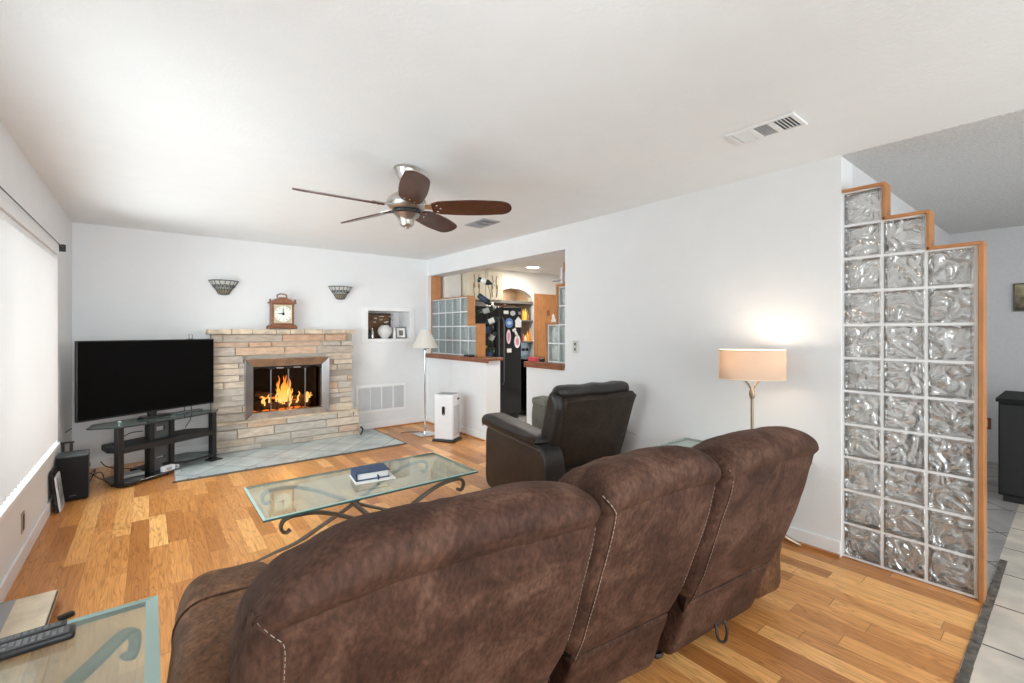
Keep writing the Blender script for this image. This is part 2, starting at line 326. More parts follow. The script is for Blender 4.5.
class MB:
    def __init__(s): s.bm = bmesh.new()

    def box(s, c, sz, rz=0, mtx=None):
        r = bmesh.ops.create_cube(s.bm, size=1.0)
        T = Matrix.Translation(c) @ (mtx if mtx else Matrix.Rotation(rz, 4, 'Z')) @ Matrix.Diagonal((*sz, 1))
        bmesh.ops.transform(s.bm, matrix=T, verts=r['verts']); return s

    def bx(s, x0, x1, y0, y1, z0, z1):
        return s.box(((x0 + x1) / 2, (y0 + y1) / 2, (z0 + z1) / 2), (abs(x1 - x0), abs(y1 - y0), abs(z1 - z0)))

    def cyl(s, p0, p1, r0, r1=None, seg=20):
        p0 = Vector(p0); p1 = Vector(p1); r1 = r0 if r1 is None else r1
        d = p1 - p0
        r = bmesh.ops.create_cone(s.bm, cap_ends=True, segments=seg, radius1=r0, radius2=max(r1, 1e-4), depth=d.length)
        q = Vector((0, 0, 1)).rotation_difference(d.normalized()).to_matrix().to_4x4()
        bmesh.ops.transform(s.bm, matrix=Matrix.Translation((p0 + p1) / 2) @ q, verts=r['verts']); return s

    def rings(s, rings, cap=True, closed=False):
        vs = [[s.bm.verts.new(p) for p in R] for R in rings]
        n = len(vs[0]); k = len(vs)
        for i in range(k if closed else k - 1):
            A, B = vs[i], vs[(i + 1) % k]
            for j in range(n): s.bm.faces.new((A[j], A[(j + 1) % n], B[(j + 1) % n], B[j]))
        if cap and not closed:
            s.bm.faces.new(vs[0][::-1]); s.bm.faces.new(vs[-1])
        return s

    def tube(s, pts, r, seg=10, flat=1.0, up=None, smooth=0, closed=False):
        """r: radius or list; flat: the second radius is r*flat, measured across up"""
        pts = [Vector(p) for p in pts]
        if smooth: pts, idx = spline(pts, smooth, closed)
        n = len(pts)
        if not isinstance(r, (list, tuple)): r = [r] * n
        elif len(r) != n: r = [lerp_list(r, i / (n - 1)) for i in range(n)]
        R = []; ref = None
        for i in range(n):
            if closed: t = (pts[(i + 1) % n] - pts[i - 1]).normalized()
            else: t = (pts[min(i + 1, n - 1)] - pts[max(i - 1, 0)]).normalized()
            if up is not None: a = Vector(up) - t * t.dot(Vector(up)); a.normalize()
            else:
                if ref is None: ref = Vector((0, 0, 1)) if abs(t.z) < 0.9 else Vector((1, 0, 0))
                a = (ref - t * t.dot(ref)).normalized(); ref = a
            b = t.cross(a)
            R.append([pts[i] + a * (math.cos(2 * PI * j / seg) * r[i]) + b * (math.sin(2 * PI * j / seg) * r[i] * flat) for j in range(seg)])
        return s.rings(R, closed=closed)

    def lathe(s, prof, o=(0, 0, 0), seg=28, sx=1, sy=1, arc=2 * PI, a0=0):
        o = Vector(o)
        if arc >= 2 * PI - 1e-6:
            return s.rings([[o + Vector((math.cos(2 * PI * j / seg) * max(r, 1e-4) * sx, math.sin(2 * PI * j / seg) * max(r, 1e-4) * sy, z)) for j in range(seg)] for r, z in prof])
        vs = [[s.bm.verts.new(o + Vector((math.cos(a0 + arc * j / seg) * r * sx, math.sin(a0 + arc * j / seg) * r * sy, z))) for j in range(seg + 1)] for r, z in prof]
        for i in range(len(vs) - 1):
            for j in range(seg): s.bm.faces.new((vs[i][j], vs[i][j + 1], vs[i + 1][j + 1], vs[i + 1][j]))
        return s

    def prism(s, poly, f0, f1):
        """poly: 2D points; f0, f1: functions 2D -> 3D for the two ends"""
        return s.rings([[Vector(f0(*p)) for p in poly], [Vector(f1(*p)) for p in poly]])

    def ball(s, c, r, sx=1, sy=1, sz=1, u=16, v=10):
        q = bmesh.ops.create_uvsphere(s.bm, u_segments=u, v_segments=v, radius=r)
        bmesh.ops.transform(s.bm, matrix=Matrix.Translation(c) @ Matrix.Diagonal((sx, sy, sz, 1)), verts=q['verts']); return s

    def pillow(s, c, sz, n=5.0, cuts=10, mtx=None, wob=0.0, seed=0):
        before = set(s.bm.verts)
        r = bmesh.ops.create_cube(s.bm, size=2.0)
        es = list({e for v in r['verts'] for e in v.link_edges})
        bmesh.ops.subdivide_edges(s.bm, edges=es, cuts=cuts, use_grid_fill=True)
        vs = [v for v in s.bm.verts if v not in before]
        h = Vector(sz) / 2
        for v in vs:
            p = v.co.copy()
            d = (abs(p.x) ** n + abs(p.y) ** n + abs(p.z) ** n) ** (1 / n)
            p = p / d
            q = Vector((p.x * h.x, p.y * h.y, p.z * h.z))
            if wob:
                q += p.normalized() * (noise.noise(q * 5 + Vector((seed, seed, 0))) * wob + noise.noise(q * 14 + Vector((seed, 0, 3))) * wob * 0.4)
            if mtx: q = mtx @ q
            v.co = q + Vector(c)
        return s

    def wobble(s, amp, f=6.0, seed=0.0):
        s.bm.normal_update()
        for v in s.bm.verts:
            v.co += v.normal * amp * (noise.noise(v.co * f + Vector((seed, 0, 0))) + 0.45 * noise.noise(v.co * f * 2.7 + Vector((0, seed, 0))))
        return s

    def xf(s, mtx):
        bmesh.ops.transform(s.bm, matrix=mtx, verts=s.bm.verts); return s

    def build(s, name, material, parent=None, smooth=True, bevel=0.0, seg=2, angle=35, sub=0):
        bmesh.ops.recalc_face_normals(s.bm, faces=s.bm.faces)
        me = bpy.data.meshes.new(name); s.bm.to_mesh(me); s.bm.free()
        if material is not None: me.materials.append(material)
        o = bpy.data.objects.new(name, me); C.objects.link(o)
        if parent: o.parent = parent
        if bevel:
            b = o.modifiers.new('b', 'BEVEL'); b.width = bevel; b.segments = seg; b.limit_method = 'ANGLE'; b.angle_limit = math.radians(40)
        if sub:
            q = o.modifiers.new('s', 'SUBSURF'); q.levels = sub; q.render_levels = sub
        if smooth:
            try: me.shade_smooth()
            except Exception: pass
            me.set_sharp_from_angle(angle=math.radians(angle))
        return o


def lerp_list(L, t):
    x = t * (len(L) - 1); i = min(int(x), len(L) - 2); return L[i] + (L[i + 1] - L[i]) * (x - i)


def spline(pts, k, closed=False):
    n = len(pts); out = []
    for i in range(n if closed else n - 1):
        if closed: p0, p1, p2, p3 = pts[i - 1], pts[i], pts[(i + 1) % n], pts[(i + 2) % n]
        else: p0, p1, p2, p3 = pts[max(i - 1, 0)], pts[i], pts[i + 1], pts[min(i + 2, n - 1)]
        for j in range(k):
            t = j / k
            out.append(0.5 * ((2 * p1) + (p2 - p0) * t + (2 * p0 - 5 * p1 + 4 * p2 - p3) * t * t + (-p0 + 3 * p1 - 3 * p2 + p3) * t ** 3))
    if not closed: out.append(pts[-1].copy())
    return out, None


def tag(o, label=None, cat=None, group=None, kind=None):
    if label: o['label'] = label
    if cat: o['category'] = cat
    if group: o['group'] = group
    if kind: o['kind'] = kind
    return o


def thing(name, label, cat, loc=(0, 0, 0), rz=0, group=None):
    o = bpy.data.objects.new(name, None); C.objects.link(o); o.empty_display_size = 0.05
    o.location = loc; o.rotation_euler = (0, 0, rz)
    return tag(o, label, cat, group)


def dup(root, loc, rz=0, label=None, scale=None):
    r = root.copy(); C.objects.link(r); r.location = loc; r.rotation_euler = (0, 0, rz)
    if label: r['label'] = label
    for ch in list(root.children):
        c = ch.copy(); C.objects.link(c); c.parent = r
        for g in list(ch.children):
            d = g.copy(); C.objects.link(d); d.parent = c
    return r


def struct(name, mb, m, smooth=False, label=None, **k):
    o = mb.build(name, m, None, smooth=smooth, **k); o['kind'] = 'structure'; o['category'] = name.split('_')[0]
    if label: o['label'] = label
    return o


def wall_boxes(mb, axis, pos, thick, a0, a1, z0, z1, holes):
    """a wall across axis 'x' (plane x=pos..pos+thick, runs along y) or 'y'; holes: (a0, a1, z0, z1)"""
    A = sorted({a0, a1, *[v for h in holes for v in h[:2] if a0 < v < a1]}); Z = sorted({z0, z1, *[v for h in holes for v in h[2:] if z0 < v < z1]})
    for i in range(len(A) - 1):
        for j in range(len(Z) - 1):
            ca = (A[i] + A[i + 1]) / 2; cz = (Z[j] + Z[j + 1]) / 2
            if any(h[0] < ca < h[1] and h[2] < cz < h[3] for h in holes): continue
            if axis == 'x': mb.bx(pos, pos + thick, A[i], A[i + 1], Z[j], Z[j + 1])
            else: mb.bx(A[i], A[i + 1], pos, pos + thick, Z[j], Z[j + 1])
    bmesh.ops.remove_doubles(mb.bm, verts=mb.bm.verts, dist=1e-5)
    # drop the inner faces shared by two cells
    seen = {}
    for f in list(mb.bm.faces):
        k = tuple(round(c, 4) for c in f.calc_center_median()); seen.setdefault(k, []).append(f)
    bmesh.ops.delete(mb.bm, geom=[f for v in seen.values() if len(v) > 1 for f in v], context='FACES_ONLY')
    return mb


# ------------------------------------------------------------------ room shell
XL, XR, YB, ZC = -0.59, 3.284, 6.175, 2.44
YE = 0.312            # the wood floor ends here
YW = 0.914           # the wall between living room and dining room ends here
YR = -2.9
struct('floor', MB().bx(XL - 0.3, XR + 0.05, YE, YB + 0.8, -0.1, 0), M['wood_floor'], label='honey oak plank floor of the living room')
struct('floor_entry', MB().bx(XL - 0.3, 7.1, YR - 0.2, YE, -0.1, -0.001), M['tile'], label='beige square floor tiles beyond the wood floor')
struct('floor_dining', MB().bx(XR + 0.05, 7.1, YE, 8.2, -0.1, -0.001), M['tiled'], label='grey diagonal floor tiles behind the glass block screen')
struct('floor_hearth', MB().bx(0.19, 2.42, 5.13, YB, 0, 0.018), M['tileh'], label='pale slate hearth tiles in front of the fireplace', bevel=0.004)
struct('trim_1', MB().bx(0.165, 2.445, 5.105, 5.13, 0, 0.012).bx(2.42, 2.445, 5.13, YB, 0, 0.012), mat('hearth_edge', (0.10, 0.095, 0.085), 0.6), label='dark edging strip around the hearth tiles')
tm = MB(); tx = 0.6
while tx < 3.9:
    tl_ = random.uniform(.05, .16)
    tm.bx(tx, tx + tl_, YE - .034 - random.uniform(0, .003), YE - .002 + random.uniform(-.002, .002), -.01, .003 + random.uniform(0, .002)); tx += tl_
struct('trim_2', tm, mat('threshold', (0.13, 0.115, 0.10), 0.9, bump=1.0, vary=0.5, vscale=25), label='rough grey threshold between wood floor and tile')
struct('ceiling', MB().bx(XL - 0.3, XR, YR - 0.2, YB + 0.5, ZC, ZC + 0.1).bx(XR, XR + 0.22, YW, YB + 0.5, ZC, ZC + 0.1), M['ceil'], label='smooth white living room ceiling')
struct('ceiling_dining', MB().bx(XR, 7.1, YR - 0.2, YW, ZC - 0.004, ZC + 0.1), M['ceil_dimmed'], label='textured dining area ceiling, greyed in colour for its weaker light')
struct('ceiling_kitchen', MB().bx(XR + 0.22, 7.1, YW, 8.2, ZC, ZC + 0.1), M['kwall'], label='kitchen ceiling seen through the wall opening')
WIN = (1.62, 5.15, 0.47, 1.985)
struct('wall_left', wall_boxes(MB(), 'x', XL - 0.16, 0.16, YR, YB + 0.5, 0, ZC, [WIN]), M['wall'], label='white window wall')
NI = (2.37, 3.00, 1.262, 1.655)
FB = (0.93, 1.72, 0.36, 1.02)
struct('wall_back', wall_boxes(MB(), 'y', YB, 0.12, XL - 0.16, XR + 0.3, 0, ZC, [NI, FB]), M['wall'], label='white fireplace wall')
OP = (3.257, 6.165, 1.0, 2.2)       # opening above the half walls
DW = (3.856, 4.636, 0.0, 2.2)      # walk-through
struct('wall_right', wall_boxes(MB(), 'x', XR, 0.22, YW, YB + 0.12, 0, ZC, [OP, DW]), M['wall'], label='white wall with the kitchen opening')
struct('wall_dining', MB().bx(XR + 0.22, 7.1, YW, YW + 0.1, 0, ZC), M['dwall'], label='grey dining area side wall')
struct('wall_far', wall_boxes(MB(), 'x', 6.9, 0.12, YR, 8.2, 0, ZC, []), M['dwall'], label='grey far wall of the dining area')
struct('wall_rear', wall_boxes(MB(), 'y', YR - 0.12, 0.12, XL - 0.16, 7.1, 0, ZC, [(-0.3, 3.2, 0.35, 2.35), (4.4, 6.0, 0.7, 2.1)]), M['wall'], label='wall behind the viewer with two added openings for fill light')  # unseen wall; its openings are added for the fill lamps
# niche lining
nb = MB()
x0, x1, z0, z1 = NI
nb.bx(x0 - .02, x1 + .02, YB + 0.38, YB + 0.40, z0 - .02, z1 + .02).bx(x0 - .02, x0, YB + .12, YB + .38, z0 - .02, z1 + .02).bx(x1, x1 + .02, YB + .12, YB + .38, z0 - .02, z1 + .02)
nb.bx(x0, x1, YB + .12, YB + .38, z0 - .02, z0).bx(x0, x1, YB + .12, YB + .38, z1, z1 + .02)
struct('wall_niche', nb, M['trim'], label='white lined niche in the fireplace wall')
fr = MB()
fx0, fx1, fz0, fz1 = 2.28, 3.07, 1.215, 1.705
fr.bx(fx0, x0, YB - .012, YB - .001, fz0, fz1).bx(x1, fx1, YB - .012, YB - .001, fz0, fz1).bx(x0, x1, YB - .012, YB - .001, fz0, z0).bx(x0, x1, YB - .012, YB - .001, z1, fz1)
struct('trim_3', fr, M['trim'], label='white casing around the wall niche', bevel=0.003)
# baseboards
struct('baseboard_left', MB().bx(XL, XL + 0.014, YR, YB, 0, 0.095), M['trim'], label='white baseboard under the window wall', bevel=0.004)
struct('baseboard_back', MB().bx(XL + .014, 0.55, YB - 0.014, YB, 0, 0.095).bx(2.16, XR, YB - 0.014, YB, 0, 0.095), M['trim'], label='white baseboard of the fireplace wall', bevel=0.004)
struct('baseboard_right', MB().bx(XR - 0.014, XR, YW, 3.856, 0, 0.095).bx(XR - 0.014, XR, 4.636, YB, 0, 0.095), M['trim'], label='white baseboard of the kitchen opening wall', bevel=0.004)
struct('trim_4', MB().bx(XR - 0.034, XR - 0.014, YW, 3.856, 0, 0.018).bx(XR - 0.034, XR - 0.014, 4.636, YB - .014, 0, 0.018).bx(2.445, XR - .034, YB - .034, YB - .014, 0, 0.018), M['oak'], label='thin oak quarter round at the foot of the wall')
# window 1: frame, jamb reveals, sill
wf = MB(); y0, y1, z0, z1 = WIN
for (a, b, c, d) in ((y0, y1, z0, z0 + .05), (y0, y1, z1 - .05, z1), (y0, y0 + .05, z0, z1), (y1 - .05, y1, z0, z1), (3.36, 3.41, z0, z1)):
    wf.bx(XL - .15, XL - .11, a, b, c, d)
win = struct('window_1', wf, M['trim'], label='wide window behind white vertical blinds')
MB().bx(XL - .133, XL - .127, y0 + .05, y1 - .05, z0 + .05, z1 - .05).build('window_pane', sheet_glass('window_glass', (0.95, 0.97, 0.97)), win, smooth=False)
MB().bx(XL - .005, XL + .02, y0 - .08, y1 + .02, z1, z1 + .085).build('window_head_trim', M['trim'], win, smooth=False, bevel=.004)
MB().bx(XL - .11, XL + .03, y0 - .05, y1 + .02, z0 - .03, z0 + .004).build('window_sill', M['trim'], win, smooth=False, bevel=.006)
MB().bx(XL - .002, XL + .012, y1, y1 + .05, z0 - .03, z1 + .085).build('window_side_trim', M['trim'], win, smooth=False, bevel=.003)

# vertical blinds
bl = thing('vertical_blinds', 'white vertical slat blinds closed across the wide window', 'blinds', (XL - 0.02, 0, 0))
MB().bx(-.03, .03, y0 + .02, y1 - .02, z1 - .05, z1 - .004).build('head_rail', M['trim'], bl, smooth=False, bevel=.004)
ns = 44
for i in range(ns):
    yy = y0 + .06 + (y1 - y0 - .12) * i / (ns - 1)
    ang = math.radians(58)
    rows = []
    for k in range(7):
        u = (k / 6 - .5) * .089
        c = .006 * (1 - (2 * k / 6 - 1) ** 2)
        rows.append(Vector((u * math.sin(ang) + c * math.cos(ang), yy + u * math.cos(ang) - c * math.sin(ang), 0)))
    ring = rows + [p + Vector((.0014, 0, 0)) for p in rows[::-1]]
    MB().rings([[p + Vector((0, 0, z0 + .03)) for p in ring], [p + Vector((0, 0, z1 - .045)) for p in ring]]).build('slat', M['blind'], bl)
# curtain wire with bracket
cw = thing('curtain_wire', 'thin dark curtain wire with a black end bracket above the window', 'curtain rod', (XL + .035, 5.25, 2.06))
MB().cyl((0, -3.6, 0), (0, 0, 0), .0035, seg=8).build('wire', M['darkgrey'], cw)
MB().bx(-.036, .016, -.014, .022, -.032, .026).build('bracket', M['black'], cw, smooth=False, bevel=.004)

# ------------------------------------------------------------------ kitchen shell
YK = 6.30
ax0, ax1, aspr, atop, abot = 4.62, 5.535, 1.87, 2.13, 0.0
kb = MB()
kb.bx(XR + .3, ax0, YK, YK + .12, 0, ZC).bx(ax1, 7.0, YK, YK + .12, 0, ZC)
N = 18


def arch(x):
    t = (x - (ax0 + ax1) / 2) / ((ax1 - ax0) / 2)
    return aspr + (atop - aspr) * math.sqrt(max(0, 1 - t * t))


for i in range(N):
    a = ax0 + (ax1 - ax0) * i / N; b = ax0 + (ax1 - ax0) * (i + 1) / N
    kb.rings([[Vector((a, YK, arch(a))), Vector((b, YK, arch(b))), Vector((b, YK, ZC)), Vector((a, YK, ZC))],
              [Vector((a, YK + .12, arch(a))), Vector((b, YK + .12, arch(b))), Vector((b, YK + .12, ZC)), Vector((a, YK + .12, ZC))]])
struct('wall_kitchen', kb, M['kwall'], label='cream kitchen wall with an arched recess')


def brick_mat():
    m = bpy.data.materials.new('recess_brick'); t, n, l, b = nt(m)
    tc = n.new('ShaderNodeTexCoord'); mp = n.new('ShaderNodeMapping'); l.new(tc.outputs['Object'], mp.inputs[0]); mp.inputs['Rotation'].default_value = (PI / 2, 0, 0)
    br = n.new('ShaderNodeTexBrick'); br.inputs['Scale'].default_value = 1; br.inputs['Brick Width'].default_value = .2; br.inputs['Row Height'].default_value = .07
    br.inputs['Mortar Size'].default_value = .006
    br.inputs['Color1'].default_value = (.62, .42, .28, 1); br.inputs['Color2'].default_value = (.72, .56, .42, 1); br.inputs['Mortar'].default_value = (.6, .55, .48, 1)
    l.new(mp.outputs[0], br.inputs[0]); l.new(br.outputs[0], b.inputs['Base Color']); b.inputs['Roughness'].default_value = .9
    return m


rb = MB().bx(ax0 - .1, ax1 + .1, YK + .52, YK + .6, 0, 2.3).bx(ax0 - .1, ax0, YK + .12, YK + .52, 0, 2.3).bx(ax1, ax1 + .1, YK + .12, YK + .52, 0, 2.3).bx(ax0, ax1, YK + .12, YK + .52, 2.2, 2.3)
struct('wall_recess', rb, brick_mat(), label='brick lined arched recess behind the stove')
for (lx, ly, e) in ((5.0, 5.71, 17), (4.7, 3.2, 40), (6.0, 4.4, 18)):
    dl = thing('recessed_downlight', 'small round recessed downlight glowing in the kitchen ceiling', 'ceiling light', (lx, ly, ZC), 0, 'kitchen downlights')
    MB().lathe([(.105, -.001), (.13, -.001), (.125, -.012), (.108, -.010)], seg=24).build('trim_ring', M['trim'], dl)
    MB().lathe([(.0, -.004), (.104, -.004), (.100, -.014), (.0, -.018)], seg=24).build('lens', mat('lamp_lens', (1, 1, 1), emit=(1, .95, .85), estr=6), dl)
    ld = area('downlight_lamp', (lx, ly, ZC - .022), (0, 0, 0), .16, .16, e, (1.0, 0.94, 0.86)); ld.data.shape = 'DISK'
ra = area('recess_lamp', (5.11, YK + .3, 2.14), (0, 0, 0), .3, .2, 2.0, (1.0, 0.85, 0.62))

# ------------------------------------------------------------------ fireplace
FX0, FX1 = 0.53, 2.10          # upper stone face
fy, fyb = 6.00, 5.90           # faces of the upper part and of the base
fp = thing('fireplace', 'wide ledgestone fireplace with bronze framed glass doors', 'fireplace', (0, 0, 0))


def ledge_rows(mb, xa, xb, yf, ya, za, zb, hole=None, jit=.024):
    z = za
    while z < zb - .015:
        h = random.choice((.06, .075, .085, .095, .105))
        if zb - z - h < .03: h = zb - z
        x = xa - random.uniform(0, .25)
        while x < xb:
            Ln = random.uniform(.2, .62)
            a, b = max(x, xa), min(x + Ln, xb)
            if xb - b < .06: b = xb; Ln = xb - x + .01
            segs = [(a, b)]
            if hole and z + h > hole[2] + .004 and z < hole[3] - .004:
                segs = [(a, min(b, hole[0])), (max(a, hole[1]), b)]
            for (p, q) in segs:
                if q - p > .012:
                    d = random.uniform(-jit, jit)
                    g = .005
                    y0 = yf + d
                    ea = random.uniform(-.014, .014) if p <= xa + .001 else 0
                    eb = random.uniform(-.014, .014) if q >= xb - .001 else 0
                    mb.bx(p + g + ea, q - g + eb, y0, ya, z + g, z + h - g)
            x += Ln
        z += h
    return mb


FR = (0.855, 1.79, 0.345, 1.05)   # bronze frame outline
random.seed(11)
ledge_rows(MB(), FX0, FX1, fy, YB - .02, 0.345, 1.335, (FR[0] + .03, FR[1] - .03, .30, FR[3] - .03)).build('stone_surround', M['stone'], fp, smooth=False, bevel=.005)
ledge_rows(MB(), FX0 + .02, 2.15, fyb, YB - .02, 0.019, 0.335).build('stone_base', M['stone'], fp, smooth=False, bevel=.005)
lg = MB(); x = FX0 + .015
while x < 2.15:
    b = min(x + random.uniform(.22, .5), 2.155)
    if 2.155 - b < .08: b = 2.155
    lg.bx(x + .002, b - .002, fyb - .012 + random.uniform(-.006, .006), fy + .03, .331, .349 + random.uniform(-.003, .003)); x = b
lg.build('base_ledge', M['capstone'], fp, smooth=False, bevel=.004)
mm = MB()
for (a, b, c, d) in ((FX0 + .01, FB[0] - .02, .33, 1.335), (FB[1] + .02, FX1 - .01, .33, 1.335), (FB[0] - .02, FB[1] + .02, FB[3], 1.335)):
    mm.bx(a, b, fy + .02, YB - .003, c, d)
mm.bx(FX0 + .03, 2.14, fyb + .02, YB - .003, .019, .33)
mm.build('mortar_bed', M['mortar'], fp, smooth=False)
cp = MB(); x = FX0 - .03
while x < FX1 + .0:
    Ln = random.uniform(.12, .3); b = min(x + Ln, FX1 + .02)
    cp.bx(x + .002, b - .002, fy - .045 + random.uniform(-.01, .01), YB - .002, 1.337, 1.392 + random.uniform(-.004, .004)); x = b
    if FX1 + .02 - x < .04: break
cp.build('mantel', M['capstone'], fp, smooth=False, bevel=.006)
# firebox lining, reaches into the wall
fb = MB(); a, b, c, d = FB
fb.bx(a, b, 6.52, 6.55, c, d).bx(a - .03, a, 6.05, 6.55, c, d).bx(b, b + .03, 6.05, 6.55, c, d).bx(a - .03, b + .03, 6.05, 6.55, c - .02, c).bx(a - .03, b + .03, 6.05, 6.55, d, d + .03)
fb.build('firebox', M['char'], fp, smooth=False)
# bevelled frame: four mitred members


def frame_member(name, p, q, inn, outw, m):
    """p, q: outer corners (x, z); inn: inner corners for p and q"""
    y_out, y_in = fy - .055, fy - .028
    A = [Vector((p[0], y_out, p[1])), Vector((q[0], y_out, q[1])), Vector((inn[1][0], y_in, inn[1][1])), Vector((inn[0][0], y_in, inn[0][1]))]
    B = [Vector((v.x, fy + .06, v.z)) for v in A]
    return MB().rings([A, B]).build(name, m, fp, smooth=False, bevel=.004)


a, b, c, d = FR; wl = .085
ia, ib, ic, idd = a + wl, b - wl, c + .075, d - .095
frame_member('frame_side', (a, c), (a, d), ((ia, ic), (ia, idd)), 0, M['steel_frame'])
frame_member('frame_side', (b, c), (b, d), ((ib, ic), (ib, idd)), 0, M['steel_frame'])
frame_member('frame_header', (a, d), (b, d), ((ia, idd), (ib, idd)), 0, M['brass_frame'])
frame_member('frame_sill', (a, c), (b, c), ((ia, ic), (ib, ic)), 0, M['brass_frame'])
# four glass door leaves with thin rails and a scalloped black valance
dw = (ib - ia) / 4
for k in range(4):
    px = ia + dw * k
    leaf = MB().bx(px + .004, px + dw - .004, fy + .012, fy + .016, ic + .004, idd - .004).build('glass_door', M['door_glass'], fp, smooth=False)
    tr = MB()
    tr.bx(px + .001, px + .006, fy + .006, fy + .02, ic, idd).bx(px + dw - .006, px + dw - .001, fy + .006, fy + .02, ic, idd)
    tr.build('door_rail', M['steel_frame'], leaf, smooth=False)
    va = MB(); n = 10
    top = [(px + dw * i / n, idd) for i in range(n + 1)]
    bot = [(px + dw * i / n, idd - .045 + .028 * math.sin(PI * i / n)) for i in range(n + 1)][::-1]
    va.prism(top + bot, lambda x, z: (x, fy + .004, z), lambda x, z: (x, fy + .010, z)).build('valance', M['char'], leaf, smooth=False)
    if k in (1, 2):
        MB().bx(px + dw * .3, px + dw * .7, fy - .012, fy + .004, idd - .03, idd - .018).build('door_handle', M['nickel'], leaf, smooth=False, bevel=.003)
# grate
gm = MB()
for i in range(7): gm.tube([(1.05 + i * .09, 6.12, .455), (1.05 + i * .09, 6.14, .40), (1.05 + i * .09, 6.42, .40), (1.05 + i * .09, 6.44, .50)], .008, 6)
gm.tube([(1.03, 6.2, .385), (1.63, 6.2, .385)], .008, 6).tube([(1.03, 6.36, .385), (1.63, 6.36, .385)], .008, 6)
for (lx, ly) in ((1.06, 6.2), (1.6, 6.2), (1.06, 6.36), (1.6, 6.36)): gm.cyl((lx, ly, .36), (lx, ly, .39), .008, seg=6)
gm.build('grate', M['black'], fp)
# burning logs, each a thing of its own
LG = [((0.99, 6.20, .455), (1.62, 6.24, .455), .052, 'thick charred log lying in front on the fire grate'),
      ((1.02, 6.36, .46), (1.62, 6.36, .46), .055, 'charred log at the back of the fire grate'),
      ((1.0, 6.25, .60), (1.45, 6.31, .525), .038, 'glowing split log leaning on the two lower fire logs'),
      ((1.20, 6.32, .545), (1.58, 6.22, .525), .036, 'short log crossing the other burning logs')]
for k, (p, q, r, lab) in enumerate(LG):
    lm = MB(); P = Vector(p); Q = Vector(q)
    pts = [P.lerp(Q, i / 8) + Vector((0, random.uniform(-.008, .008), random.uniform(-.008, .008))) for i in range(9)]
    lm.tube(pts, [r * .9] + [r * random.uniform(.85, 1.1) for _ in range(7)] + [r * .9], 12)
    lo = tag(lm.wobble(.008, 18, k).build('fire_log', M['log']), lab, 'log', 'logs burning in the fireplace')
    MB().tube([x + Vector((0, -.006, -r * .55)) for x in pts[1:-1]], r * .62, 8).wobble(.012, 30, k + 3).build('ember', M['ember'], lo)
tag(MB().bx(.99, 1.66, 6.11, 6.46, .361, .372).wobble(.006, 20).build('ember_bed', M['ember']), 'glowing red ember bed under the fire grate', 'embers', kind='stuff')


def flame(mb, x, y, z, h, r, lean, sd):
    pts = []; rad = []
    for i in range(9):
        t = i / 8
        pts.append((x + lean * t * t + .016 * math.sin(t * 8 + sd) * t, y + .008 * math.sin(t * 5 + sd), z + h * t))
        rad.append(r * (0.55 + 1.2 * t) * (1 - t) ** .8 + .0015)
    mb.tube(pts, rad, 10, flat=.55, up=(1, 0, 0))


random.seed(21)
FL = []
for q in range(16):
    FL.append((random.gauss(1.29, .05), .50, random.uniform(.12, .34), random.uniform(.010, .019), random.uniform(-.02, .04), random.random() * 9))
for q in range(20):
    fx = 1.05 + .58 * random.random()
    FL.append((fx, random.choice((.43, .47, .50, .52)), .04 + .08 * random.random(), .007 + .008 * random.random(), random.uniform(-.03, .03), random.random() * 9))
fm = MB()
for i, (x, z, h, r, ln, sd_) in enumerate(FL): flame(fm, x, 6.13 + .014 * (i % 5), z, h, r, ln, sd_)
tag(fm.build('fire_flame', M['flame']), 'orange and yellow flames rising from the fireplace logs', 'fire', kind='stuff')
fl = bpy.data.lights.new('fire_glow', 'POINT'); fl.energy = 7; fl.color = (1, .45, .12); fl.shadow_soft_size = .1
flo = bpy.data.objects.new('fire_glow', fl); C.objects.link(flo); flo.location = (1.33, 6.10, .62)
# small black tool hook at the hearth corner
tag(MB().tube([(2.155, 5.865, .02), (2.17, 5.86, .05), (2.18, 5.86, .09), (2.165, 5.862, .115), (2.15, 5.865, .12)], .011, 8, smooth=5).build('gas_key', M['black']), 'small black curved metal piece at the foot of the stone base', 'tool')

# ------------------------------------------------------------------ mantel clock
ck = thing('mantel_clock', 'wooden bracket clock with a cream dial and carrying handle on the mantel', 'clock', (1.265, 6.075, 1.403))
hw = .125
MB().bx(-.155, .155, -.075, .075, 0, .018).bx(-.145, .145, -.068, .068, .018, .045).build('plinth', M['clockwood'], ck, smooth=False, bevel=.006)
for sx in (-1, 1):
    for sy in (-1, 1): MB().bx(sx * .14 - .018, sx * .14 + .018, sy * .06 - .014, sy * .06 + .014, -.004, .03).build('foot', M['clockwood'], ck, smooth=False, bevel=.004)
MB().bx(-hw, hw, -.055, .055, .045, .30).build('case', M['clockwood'], ck, smooth=False, bevel=.005)
top = [(-.15, .30), (.15, .30), (.15, .318), (.125, .322), (.105, .335), (.085, .352), (.055, .362), (.035, .375), (-.035, .375), (-.055, .362), (-.085, .352), (-.105, .335), (-.125, .322), (-.15, .318)]
MB().prism(top, lambda x, z: (x, -.066, z), lambda x, z: (x, .066, z)).build('top_moulding', M['clockwood'], ck, smooth=False, bevel=.004)
for sx in (-1, 1): MB().lathe([(.010, .318), (.013, .328), (.008, .338), (.012, .346), (.001, .358)], (sx * .137, -.05, 0), 12).build('finial', M['clockwood'], ck)
MB().tube([(-.045, 0, .372), (-.055, 0, .395), (-.035, 0, .415), (0, 0, .420), (.035, 0, .415), (.055, 0, .395), (.045, 0, .372)], .0075, 10, smooth=5).build('carrying_handle', M['clockwood'], ck)
dl = MB().bx(-.098, .098, -.060, -.052, .065, .285).build('dial_plate', mat('dial_corner', (.52, .48, .34), .5, .2), ck, smooth=False, bevel=.002)
